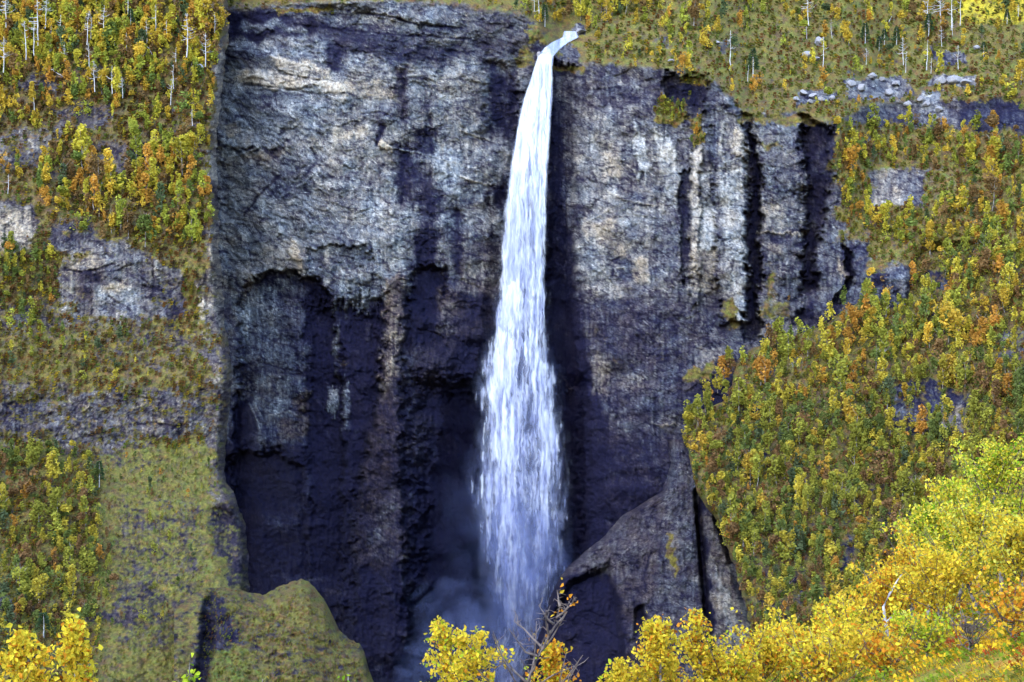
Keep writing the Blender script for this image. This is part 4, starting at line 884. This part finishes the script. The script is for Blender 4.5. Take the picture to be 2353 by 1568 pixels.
# ------------------------------------------------------------------ bleached dead trees
def snag_paths(seed, full):
    g = np.random.default_rng(seed); z = np.linspace(0, 1, 9)
    p = np.stack([np.cumsum(g.normal(0, .008, 9)), np.cumsum(g.normal(0, .008, 9)), z], 1); p[0, :2] = 0
    tr = [(p, .013*(1.05-z)+.003)]; br = []
    for i in range(int(30*full)+2):
        zz = g.uniform(.38, .97); k = zz*8; b = p[int(k)]*(1-(k % 1))+p[min(int(k)+1, 8)]*(k % 1)
        a = g.uniform(0, 6.28); L = (1.05-zz)*g.uniform(.16, .44)+.02
        dz = g.uniform(-.25, .45)
        q = [b, b+np.array([math.cos(a)*L*.55, math.sin(a)*L*.55, dz*L*.4]), b+np.array([math.cos(a)*L, math.sin(a)*L, dz*L+.18*L])]
        br.append((np.array(q), np.array([.009, .006, .003])))
    return tr, br
SN = [ # top (u,v), base v, fullness, sheet, label
 (14,-20,64,1,'B','bleached dead pine in the top left corner'), (8,84,168,1,'B','bleached dead pine with drooping branches at the left edge'), (60,48,138,.5,'B','thin dead pine second from the left edge'), (78,46,128,.5,'B','thin dead pine beside the top left pair'),
 (88,-16,106,.5,'B','tall dead trunk near the top left corner'), (104,-10,66,1,'B','branchy dead pine right of the tall top left trunk'), (140,34,82,.6,'B','short dead pine above the left slope'), (149,102,142,.8,'B','small dead pine by the grey left rock'),
 (200,26,104,.6,'B','left one of two dead pines standing together'), (209,40,90,.9,'B','right one of two dead pines standing together'), (205,98,160,.6,'B','dead pine just below the standing pair'), (218,140,212,.9,'B','dead pine with long drooping branches on the left slope'),
 (240,12,96,.7,'B','tall dead pine over the left slope middle'), (295,-20,38,.2,'B','bare dead pole at the top of the left slope'), (338,46,98,.5,'B','forked dead pine on the left slope'), (329,76,98,.4,'B','short leaning dead trunk on the left slope'),
 (290,74,116,.1,'B','thin branchless dead pole on the left slope'), (282,176,226,.9,'B','dead pine with a sweeping crown above the ledge'), (258,150,216,.1,'B','branchless dead pole above the middle ledge'), (358,10,72,.1,'B','branchless dead pole near the upper left crest'),
 (384,46,84,.3,'B','short dead trunk right of the crest pole'), (429,30,132,.9,'B','branchy dead pine midway along the left crest'), (475,-20,62,.9,'B','branchy dead pine beside the cliff corner'), (493,28,76,.3,'B','thin dead pine at the cliff corner'),
 (472,76,154,.8,'B','dead pine with a tufted top below the cliff corner'), (404,108,150,.3,'B','dead trunk on the right of the left slope'), (399,148,204,.1,'B','bare dead pole low on the left slope'), (392,180,242,.3,'B','thin dead trunk above the left grove'),
 (80,224,264,.1,'B','short bare pole on the far left ledge'), (442,250,290,.3,'B','small dead trunk near the pale cliff edge'), (18,400,446,.1,'B','bare pole by the left edge above the pale outcrop'),
 (1858,-20,60,.9,'A','tall branchy dead pine above the pale boulder'), (1854,60,90,.3,'A','short dead stump pine above the pale boulder'), (1891,84,154,.1,'A','dead pole beside the pale boulder'), (1912,44,88,.1,'A','thin dead pole right of the pale boulder'),
 (2130,-20,64,1,'A','branchy dead pine at the top right'), (2163,-20,62,1,'A','second branchy dead pine at the top right'), (2186,-20,70,.2,'A','tall bare pole at the top right'), (2188,40,82,.5,'A','short dead pine below the top right poles'), (2206,-10,60,.1,'A','thin bare pole left of the sunlit meadow'),
 (2164,60,108,.5,'A','dead pine below the top right pair'), (1990,110,150,.9,'A','small branchy dead pine on the right heath'), (2076,84,150,1,'A','branchy dead pine left of the right outcrop'), (2081,118,168,.2,'A','thin dead trunk beside the branchy pine'),
 (2202,104,160,.7,'A','dead pine in front of the right outcrop'), (2129,92,162,.1,'A','bare pole left of the right outcrop'), (2139,132,170,.1,'A','short bare pole by the right outcrop'), (1677,70,162,.4,'A','thin tall dead trunk above the right rim'), (1718,150,188,.1,'A','thin pole above the right rim'), (2340,10,40,.5,'A','small dead pine at the right edge'),
 (1228,-20,26,.1,'A','pale bare pole left of the stream lip'), (1240,-16,50,.1,'A','thin pale trunk left of the stream'),
]
for i, (u, vt_, vb_, full, sh, lab) in enumerate(SN):
    d = float(DF[sh](np.array([float(u)]), np.array([float(vb_)]))[0])-3.0
    p = pos(np.array(float(u)), np.array(float(vb_)), np.array(d)); h = (vb_-vt_)*d/FOC
    e = bpy.data.objects.new('dead_pine', None); COL.objects.link(e); e.location = p; e.scale = (h, h, h); e.rotation_euler = (0, float(rng.normal(0, .025)), float(rng.uniform(0, 6)))
    tag(e, lab, 'dead tree', 'bleached dead trees')
    tr, br = snag_paths(500+i, full)
    k = max(1.0, 9.0/h)
    Vt, Ft = tube([(a, b*k) for a, b in tr], 5); link('trunk', mesh_np('trunk', Vt, Ft, DEAD), e)
    Vt, Ft = tube([(a, b*k) for a, b in br], 3); link('branches', mesh_np('branches', Vt, Ft, DEAD), e)
# fallen bleached logs
for i, (pts, lab) in enumerate([([(104,158),(118,160),(134,170),(150,178)], 'fallen bleached trunk on the upper left slope'), ([(2040,54),(2046,44),(2049,38)], 'leaning broken log on the right heath'), ([(330,98),(342,112),(350,126)], 'thin fallen trunk on the left slope')]):
    sh = 'B' if pts[0][0] < 500 else 'A'
    q = np.array(pts, float); d = DF[sh](q[:, 0], q[:, 1])-1.0; P = pos(q[:, 0], q[:, 1], d)
    Vt, Ft = tube([(P, np.linspace(.26, .1, len(P)))]+[(np.array([P[1], P[1]+np.array([.5+j, -.2, 1.2-.8*j])]), np.array([.1, .04])) for j in range(3)], 5)
    tag(link('fallen_log', mesh_np('fallen_log', Vt, Ft, DEAD)), lab, 'log', 'fallen bleached logs')
# ------------------------------------------------------------------ pines on the heath
def pine_parts(seed):
    g = np.random.default_rng(seed); n = 420
    z = g.uniform(.30, 1.0, n); r = (1.06-z)**.7*.20*g.uniform(.3, 1, n)**.5+.015; a = g.uniform(0, 6.28, n)
    c = np.stack([r*np.cos(a), r*np.sin(a), z-.12*r], 1)
    d1 = np.stack([np.cos(a), np.sin(a), g.uniform(-.2, .5, n)], 1); d2 = g.normal(0, 1, (n, 3)); sz = g.uniform(.016, .034, n)[:, None]
    V = np.stack([c-d1*sz-d2*sz*.5, c+d1*sz-d2*sz*.5, c+d1*sz+d2*sz*.5, c-d1*sz+d2*sz*.5], 1).reshape(-1, 3)
    return V, np.arange(n*4).reshape(n, 4), np.repeat(g.uniform(.7, 1.25, n), 4)
for i, (u, vt_, vb_, lab) in enumerate([(1988,52,104,'grey green pine right of the pale boulder'), (2060,62,104,'grey green pine left of the dead pine pair'), (2032,66,104,'slim pine between two heath pines'), (2134,32,84,'grey green pine under the top right dead trees'), (1730,112,178,'grey green pine above the right cliff rim'),
        (2314,22,56,'small pine on the sunlit meadow edge'), (2020,84,118,'small pine on the heath slope'), (1252,12,62,'slim green pine left of the stream'), (2260,96,130,'small pine right of the right outcrop'), (100,1408,1466,'dark green round pine above the yellow left birches'), (228,1060,1120,'dark green tree below the left rock band'), (300,20,70,'dark green pine among the upper left birches')]):
    sh = 'A' if u > 600 else 'B'
    d = float(DF[sh](np.array([float(u)]), np.array([float(vb_)]))[0])-.8
    p = pos(np.array(float(u)), np.array(float(vb_)), np.array(d)); h = (vb_-vt_)*d/FOC
    e = bpy.data.objects.new('pine_tree', None); COL.objects.link(e); e.location = p; wv = 1.9 if u == 100 else 1.25; e.scale = (h*wv, h*wv, h); tag(e, lab, 'pine', 'living pines')
    Vp, Fp, s_ = pine_parts(700+i); c = lin((82, 106, 70))*.8
    link('crown', mesh_np('crown', Vp, Fp, LEAF, s_[:, None]*c, smooth=False), e)
    Vt, Ft = tube([(np.array([(0, 0, 0), (.01, 0, .5), (0, 0, .96)]), np.array([.018, .012, .004]))], 5); link('trunk', mesh_np('trunk', Vt, Ft, DEAD), e)
# ------------------------------------------------------------------ boulders
def boulder(seed, n=22):
    g = np.random.default_rng(seed)
    th = np.linspace(0, math.pi, n); ph = np.linspace(0, 2*math.pi, 2*n); Tt, Pp = np.meshgrid(th, ph, indexing='ij')
    dirs = np.stack([np.sin(Tt)*np.cos(Pp), np.sin(Tt)*np.sin(Pp), np.cos(Tt)], -1)
    r = np.full(Tt.shape, 1.0)
    for k in range(14):     # chop with planes for a broken, facetted stone
        nrm = g.normal(0, 1, 3); nrm /= np.linalg.norm(nrm); dd = g.uniform(.55, .92); cs = dirs@nrm
        r = np.where(cs > .05, np.minimum(r, dd/np.maximum(cs, .05)), r)
    return dirs*r[..., None], gridfaces(n, 2*n)
BL = [(1883,95,13,14,'large pale grey boulder standing alone on the right heath'), (1856,128,16,10,'broad pale boulder below the lone boulder'), (1876,136,9,6,'small flat boulder beside the broad pale boulder'), (2026,88,6,4,'small boulder on the heath by the pines'),
 (1846,214,11,8,'pale block at the left of the scree'), (1868,222,12,9,'pale block in the middle of the scree'), (1888,230,11,8,'pale block low in the scree'), (1900,214,9,8,'pale block high in the scree'), (1860,234,8,6,'small stone at the foot of the scree'), (1912,226,8,7,'pale block at the right of the scree'), (1830,228,9,6,'low pale stone left of the scree'),
 (2003,176,15,9,'pale hummock stone above the outcrop'), (2028,182,9,6,'pale stone beside the hummock stone'), (2085,240,12,10,'round pale boulder with a dark underside'), (2115,228,10,7,'pale stone left of the twin stones'), (2128,240,11,8,'lower pale stone of the twin stones'), (2158,252,11,7,'pale stone low on the right ledge'),
 (2160,188,16,11,'pale slab at the left of the long outcrop'), (2190,184,18,13,'tall pale slab in the middle of the long outcrop'), (2220,190,14,9,'pale slab at the right of the long outcrop'), (2244,110,8,6,'round grey stone above the long outcrop'), (1956,194,12,10,'pale fin of rock at the left outcrop'), (1980,204,13,11,'grey fin of rock in the left outcrop'), (2060,192,12,9,'upright pale fin right of the outcrop'), (2040,214,12,9,'pale block below the upright fin'),
 (1648,98,8,5,'small grey boulder above the right rim'), (1542,140,9,4,'flat grey stone on the grassy rim'), (1333,72,14,8,'dark boulder beside the stream'), (455,156,13,11,'grey boulder with dark underside on the left slope'), (1240,128,10,9,'dark rock splitting the top of the fall')]
for i, (u, v, rx, rz, lab) in enumerate(BL):
    sh = 'A' if u > 600 else 'B'
    d = float(DF[sh](np.array([float(u)]), np.array([float(v+rz*.6)]))[0])-1.0
    P, F = boulder(900+i); k = d/FOC
    o = link('boulder', mesh_np('boulder', P*np.array([rx*k, rx*k*.9, rz*k]), F, PALEROCK, smooth=False)); o.location = pos(np.array(float(u)), np.array(float(v)), np.array(d)); o.rotation_euler = (0, 0, float(rng.uniform(0, .6)))
    tag(o, lab, 'boulder', 'boulders on the heath')

# ------------------------------------------------------------------ foreground slope and birches
def gz(x, y):
    return -1.7-.25*np.clip(y, 0, None)+.35*np.clip(x, -14, 30)*sstep(1, 13, y)-.05*np.clip(y-31, 0, None)**1.6+.25*fb(x, y, 3.5, 3.5, 1201, 4)+.10*fb(x, y, .7, .7, 1203, 3)
xs = np.arange(-26, 34, .16); ys = np.arange(-12, 62, .16); X, Y = np.meshgrid(xs, ys)
H['red'] = lin((176, 84, 40)); H['sun'] = lin((232, 188, 48)); H['fresh'] = lin((136, 156, 44))
hc = heath_colour(X*22, Y*22, [('sun', 1.4), ('red', 1.5), ('fresh', 1.6), ('olive', .6), ('brown', .6)])*1.2
fgm = mesh_np('foreground_slope', np.stack([X, Y, gz(X, Y)], -1), gridfaces(*X.shape), HEATH, hc)
tag(link('foreground_slope', fgm), 'near slope of yellow grass and red heath', 'slope', kind='structure')
def grass():
    n = 70000; x = rng.uniform(1, 20, n); y = rng.uniform(8, 33, n); nz = fb(x*22, y*22, 30, 30, 1301, 3)
    z = gz(x, y); h = rng.uniform(.02, .09, n)*(1+.8*nz); a = rng.uniform(0, 6.28, n); ww = rng.uniform(.004, .010, n)
    dx = np.cos(a)*ww; dy = np.sin(a)*ww; lx = rng.normal(0, .08, n); ly = rng.normal(0, .08, n)
    V = np.stack([np.stack([x-dx, y-dy, z-.02], 1), np.stack([x+dx, y+dy, z-.02], 1), np.stack([x+lx+dx*.3, y+ly+dy*.3, z+h], 1), np.stack([x+lx-dx*.3, y+ly-dy*.3, z+h], 1)], 1)
    keys = ['sun', 'straw', 'red', 'fresh', 'sun']; ci = (np.clip((fb(x*22, y*22, 34, 26, 1311, 3)+.5)*5+rng.normal(0, .8, n), 0, 4.99)).astype(int)
    C = np.stack([H[k] for k in keys])[ci]*rng.uniform(.6, 1.1, n)[:, None]
    return tag(link('grass', mesh_np('grass', V.reshape(-1, 3), np.arange(n*4).reshape(n, 4), LEAF, np.repeat(C, 4, 0), smooth=False)), 'long yellow and red grass on the near slope', 'grass', kind='stuff')
grass()
Vt2, Ft2, st2_ = clump_crown(44, 15, .42, .02, .075, .2)
def tufts():
    n = 9000; x = rng.uniform(2, 21, n); y = rng.uniform(9, 34, n); z = gz(x, y); Vs, Fs, Cs = [], [], []; off = 0
    ks = ['red', 'sun', 'fresh', 'sun', 'olive']; f = fb(x*20, y*20, 34, 26, 1331, 3)
    for i in range(n):
        h = rng.uniform(.06, .24); k = ks[int(np.clip((f[i]+.45)*5.2+rng.normal(0, .8), 0, 4.99))]
        Vs.append(Vt2*np.array([h*1.2, h*1.2, h])+np.array([x[i], y[i], z[i]-.02])); Fs.append(Ft2+off); off += len(Vt2); Cs.append(st2_[:, None]*H[k]*rng.uniform(.7, 1.1))
    tag(link('heather', mesh_np('heather', np.concatenate(Vs), np.concatenate(Fs), LEAF, np.concatenate(Cs), smooth=False)), 'low red and green heather on the near slope', 'heather', kind='stuff')
tufts()
FCOL = dict(gold=(250,210,66), yellow=(250,226,70), lime=(196,214,60), green=(138,178,44), orange=(238,160,50), pale=(226,222,96), brown=(170,100,30))
FC = {k: lin(c)*.84 for k, c in FCOL.items()}
def foretree(name, label, u, vt_, y, wpx, nleaf, pal, seed, lean=0.0, leaf=.029, bare=0.0, depthpx=None, barkm=None, sparse_top=False, nlim=26, du=0):
    g = np.random.default_rng(seed)
    k = y/FOC; topx = (u-CU)*k; topz = -(vt_-CV)*k
    bx = topx+lean*k*40+du*k; bz = float(gz(np.array([bx]), np.array([float(y)]))[0]); h = topz-bz; hw = wpx*k/2
    e = bpy.data.objects.new(name, None); COL.objects.link(e); e.location = (bx, y, bz); tag(e, label, 'tree', 'birches in the foreground')
    n = 12; z = np.linspace(0, 1, n); tp = np.stack([np.interp(z, [0, 1], [0, topx-bx])+np.cumsum(g.normal(0, .022*h, n))*np.sin(z*math.pi), np.cumsum(g.normal(0, .02*h, n))*np.sin(z*math.pi), z*h*.985], 1)
    r0 = .011*h+.012
    trunk = [(tp, r0*(1.05-z)+.003)]; limbs = []; twigs = []
    pts = []                                     # leaf bearing points
    cz0 = max(.18, 1-(depthpx*k/h if depthpx else .8))
    for i in range(nlim):
        zz = cz0+(1-cz0)*(i+g.random())/nlim*.97; kf = zz*(n-1); b = tp[int(kf)]*(1-kf % 1)+tp[min(int(kf)+1, n-1)]*(kf % 1)
        a = i*2.4+g.normal(0, .4); env = math.sin(math.pi*min(1, .18+.82*(zz-cz0)/(1-cz0)*.98))**.7 if zz < .98 else .2
        env = (1-((zz-cz0)/(1-cz0))**1.8)*.85+.15
        L = hw*env*g.uniform(.65, 1.25); up = g.uniform(.5, 1.7)*L
        q = [b]; dirn = np.array([math.cos(a), math.sin(a)*.8, 0])
        for s_ in (.35, .7, 1.0): q.append(b+dirn*L*s_+np.array([0, 0, up*s_**1.4])+g.normal(0, .045*L, 3))
        q = np.array(q); limbs.append((q, np.array([.34, .24, .15, .06])*r0*(1.25 if bare > .8 else 1)+.002))
        nt_ = 7
        for j in range(nt_):
            s_ = g.uniform(.2, 1.0); kk = s_*3; b2 = q[int(min(kk, 2))]*(1-(kk-int(min(kk, 2))))+q[int(min(kk, 2))+1]*(kk-int(min(kk, 2)))
            dv = g.normal(0, 1, 3); dv[2] = abs(dv[2])*.8+.15; dv /= np.linalg.norm(dv); Lt = g.uniform(.16, .36)*max(hw, .35)*(.6 if zz > .9 else 1)
            q2 = np.array([b2, b2+dv*Lt*.5+g.normal(0, .02, 3), b2+dv*Lt+np.array([0, 0, -.03])]); twigs.append((q2, np.array([.004, .003, .0015])*(1.7 if bare > .8 else 1.2)))
            m = int((.58 if vt_ > 1280 and u > 1600 else .8)*nleaf/(nlim*nt_)*g.uniform(.0, 1.9))
            if g.random() < bare: m = int(m*.08)
            if sparse_top and zz > .75: m = int(m*.3)
            t = g.uniform(.15, 1.08, m)[:, None]; base = q2[0]*(1-t)+q2[2]*t; pts.append(base+g.normal(0, .045+.02*hw, (m, 3)))
        # leader leaves
    m = int(nleaf*.05*(1-bare)); t = g.uniform(.8, 1.02, m); idx = np.clip(t*(n-1), 0, n-1.001); i0 = idx.astype(int); pts.append(tp[i0]*(1-(idx-i0))[:, None]+tp[np.minimum(i0+1, n-1)]*(idx-i0)[:, None]+g.normal(0, .05, (m, 3)))
    Vt, Ft = tube(trunk, 8); link('trunk', mesh_np('trunk', Vt, Ft, barkm or BARK), e)
    Vt, Ft = tube(limbs, 5); V2, F2 = tube(twigs, 3); link('branches', mesh_np('branches', np.concatenate([Vt, V2]), np.concatenate([Ft, F2+len(Vt)]), TWIG), e)
    c = np.concatenate(pts); m = len(c)
    if m:
        nr_ = g.normal(0, 1, (m, 3)); nr_[:, 2] = nr_[:, 2]*.8+.4; nr_[:, 1] -= .35; nr_ /= np.linalg.norm(nr_, axis=1)[:, None]
        a = np.cross(nr_, g.normal(0, 1, (m, 3))); a /= np.linalg.norm(a, axis=1)[:, None]; b = np.cross(nr_, a); s_ = leaf*g.uniform(.65, 1.25, m)[:, None]
        # a small pointed leaf folded along its middle: six corners, two quads
        tip = c+a*s_*1.25; stem = c-a*s_; fold = nr_*s_*.28
        l1 = c-a*s_*.35+b*s_*.75+fold; l2 = c+a*s_*.45+b*s_*.55+fold; r1 = c-a*s_*.35-b*s_*.75+fold; r2 = c+a*s_*.45-b*s_*.55+fold
        V = np.stack([stem, l1, l2, tip, r2, r1], 1).reshape(-1, 3); i6 = np.arange(m)[:, None]*6
        F = np.concatenate([i6+np.array([[0, 1, 2, 3]]), i6+np.array([[0, 3, 4, 5]])])
        keys = list(pal); wt = np.array([pal[q_] for q_ in keys], float); wt /= wt.sum()
        cl = fb(c[:, 0]*6+seed, c[:, 2]*6+c[:, 1]*3, 3, 3, seed+5, 2)
        ci = np.clip((np.searchsorted(np.cumsum(wt), np.clip(g.random(m)*.7+.3*(cl+.5), 0, .999))), 0, len(keys)-1)
        C = np.stack([FC[q_] for q_ in keys])[ci]*g.uniform(.6, 1.2, m)[:, None]
        link('leaves', mesh_np('leaves', V, F, LEAF, np.repeat(C, 6, 0), smooth=False), e)
    return e
GY = dict(gold=3, yellow=4, orange=1.0, pale=.7, brown=.35, lime=.4); YG = dict(lime=3.2, pale=2, yellow=2.4, green=1.8, gold=.5); GO = dict(gold=5, yellow=2, orange=2, brown=.4); MX = dict(gold=3, yellow=3, lime=.7, orange=1, brown=.2)
foretree('birch_tree', 'bright yellow birch top in the bottom left corner', 50, 1448, 14, 230, 5600, GY, 1, nlim=28)
foretree('birch_tree', 'golden yellow birch with a pointed top, second from the left', 172, 1418, 14, 150, 4200, GY, 2, nlim=24)
foretree('birch_sapling', 'lone lime green sapling at the bottom left', 436, 1512, 15, 150, 700, dict(green=3, lime=4, pale=1), 3, leaf=.032, bare=.3, nlim=14)
foretree('birch_sapling', 'tiny yellow sprig at the bottom edge, right of the lime sapling', 604, 1552, 15, 70, 240, GY, 4, bare=.3, nlim=8)
foretree('birch_sapling', 'tiny green sprig at the bottom edge below the knoll', 800, 1540, 15, 60, 200, dict(green=3, lime=2), 5, bare=.3, nlim=8)
foretree('birch_tree', 'sparse golden birch left of the waterfall foot', 1005, 1432, 20, 190, 5200, MX, 6, sparse_top=True, nlim=22)
foretree('birch_tree', 'thin twiggy birch in front of the waterfall foot', 1098, 1450, 20, 180, 3600, MX, 7, bare=.35, nlim=22)
foretree('birch_tree', 'bare branched birch in front of the dark spur', 1290, 1376, 18, 230, 500, dict(orange=3, gold=2), 8, bare=.96, nlim=20, barkm=TWIG)
foretree('birch_tree', 'low orange leaved birch under the bare branches', 1270, 1490, 18.6, 170, 2600, dict(orange=2.6, gold=3, lime=.9, brown=.6), 9, nlim=20)
foretree('birch_tree', 'short yellow birch right of the orange leaved birch', 1420, 1530, 20, 150, 2200, MX, 10, nlim=18)
foretree('birch_tree', 'yellow birch with a tall narrow top before the grey spur', 1508, 1440, 20, 140, 3600, GY, 11, nlim=24)
foretree('birch_tree', 'yellow birch with one thin shoot reaching up the spur', 1598, 1408, 21, 130, 3200, GY, 12, sparse_top=True, nlim=24)
foretree('birch_tree', 'low golden birch between the spur and the right group', 1680, 1530, 21, 170, 3600, MX, 13, nlim=22)
foretree('birch_tree', 'yellow birch just right of the spur foot', 1770, 1478, 22, 170, 4600, GY, 14, nlim=26)
foretree('birch_tree', 'rounded golden birch in the lower right group', 1850, 1500, 21, 180, 4600, GY, 15, nlim=26)
foretree('birch_tree', 'yellow birch below the dark lower hillside', 1915, 1446, 23, 170, 5000, MX, 16, nlim=26)
foretree('birch_tree', 'golden birch with a crooked white trunk', 2056, 1335, 24, 210, 5200, GO, 17, depthpx=230, nlim=26, du=-30)
foretree('birch_tree', 'orange edged birch behind the crooked trunk', 2100, 1285, 26, 190, 5200, dict(orange=2.4, gold=4, yellow=2), 18, depthpx=240, nlim=26)
foretree('birch_tree', 'lime green birch left of the tallest tree', 2132, 1166, 28, 170, 5200, YG, 19, depthpx=270, nlim=28)
foretree('birch_tree', 'lime green birch nestled between two taller tops', 2200, 1120, 29, 170, 5600, YG, 20, depthpx=300, nlim=28)
foretree('birch_tree', 'tallest lime yellow birch at the right edge', 2296, 1050, 28, 230, 8200, YG, 21, depthpx=400, nlim=34)
foretree('birch_tree', 'lemon yellow birch in front of the tallest tree', 2250, 1190, 24, 230, 6400, dict(yellow=4, gold=1, pale=2.5, lime=2), 22, depthpx=260, nlim=30)
foretree('birch_tree', 'golden birch filling the middle of the right group', 2160, 1320, 23, 220, 5600, dict(yellow=4, gold=3, pale=1, orange=.5), 23, depthpx=200, nlim=28)
foretree('birch_tree', 'yellow birch cut by the right edge', 2350, 1230, 22, 220, 5800, dict(yellow=4, gold=2, pale=2, lime=1), 24, depthpx=240, nlim=28)
foretree('birch_tree', 'twiggy orange birch in the bottom right corner', 2330, 1400, 17, 190, 2400, dict(orange=2, gold=3), 25, bare=.45, nlim=22)
foretree('birch_tree', 'low yellow birch at the foot of the right group', 1975, 1500, 20, 200, 4600, GY, 26, nlim=24)
foretree('birch_tree', 'thinly leaved birch beyond the right edge', 2470, 1150, 27, 240, 5000, YG, 27, depthpx=300, nlim=26)
foretree('birch_tree', 'bare grey twiggy bush on the red heath', 2230, 1440, 17.5, 150, 420, dict(gold=3, orange=1), 28, bare=.85, nlim=18)
foretree('birch_tree', 'low lemon birch on the near bank', 2130, 1465, 19, 150, 1500, dict(yellow=3, lime=2, pale=1), 29, bare=.2, nlim=18)
foretree('birch_tree', 'low gold and orange birch below the crooked trunk', 2030, 1500, 18, 150, 1500, dict(gold=3, orange=1.5, yellow=2), 30, nlim=18)
foretree('birch_tree', 'bottom edge yellow birch in front of the right group', 1890, 1525, 18, 200, 2600, GY, 31, nlim=20)
# the crooked white stem
k = 23.4/FOC
cs = np.array([(2064,1520),(2044,1480),(2036,1440),(2030,1395),(2044,1365),(2062,1335),(2074,1318)], float)
P = pos(cs[:, 0], cs[:, 1], np.full(len(cs), 23.4)); b2 = np.array([(2036,1430),(2052,1415),(2062,1395)], float); P2 = pos(b2[:, 0], b2[:, 1], np.full(3, 23.3))
root = np.array([[P[0, 0]+.15, 23.4, float(gz(P[:1, 0], np.array([23.4]))[0])-.1]])
Vt, Ft = tube([(np.concatenate([root, P]), np.array([.034, .032, .03, .028, .024, .02, .014, .008])), (P2, np.array([.015, .012, .005]))], 8)
tag(link('crooked_stem', mesh_np('crooked_stem', Vt, Ft, DEAD)), 'bare crooked white birch stem among golden leaves', 'birch stem')

# ------------------------------------------------------------------ air
def haze():
    b = np.array([(x, y, z) for z in (-200, 330) for y in (-20, 1150) for x in (-950, 950)], float)
    F = np.array([[0, 1, 3, 2], [4, 6, 7, 5], [0, 4, 5, 1], [2, 3, 7, 6], [0, 2, 6, 4], [1, 5, 7, 3]])
    m, t, o = new_mat('air'); pv = N(t, 'ShaderNodeVolumePrincipled'); pv.inputs['Density'].default_value = 0.00021; pv.inputs['Color'].default_value = (.26, .27, 1.0, 1)
    t.links.new(pv.outputs[0], o.inputs['Volume'])
    tag(link('haze', mesh_np('haze', b, F, m, smooth=False)), kind='stuff')
haze()
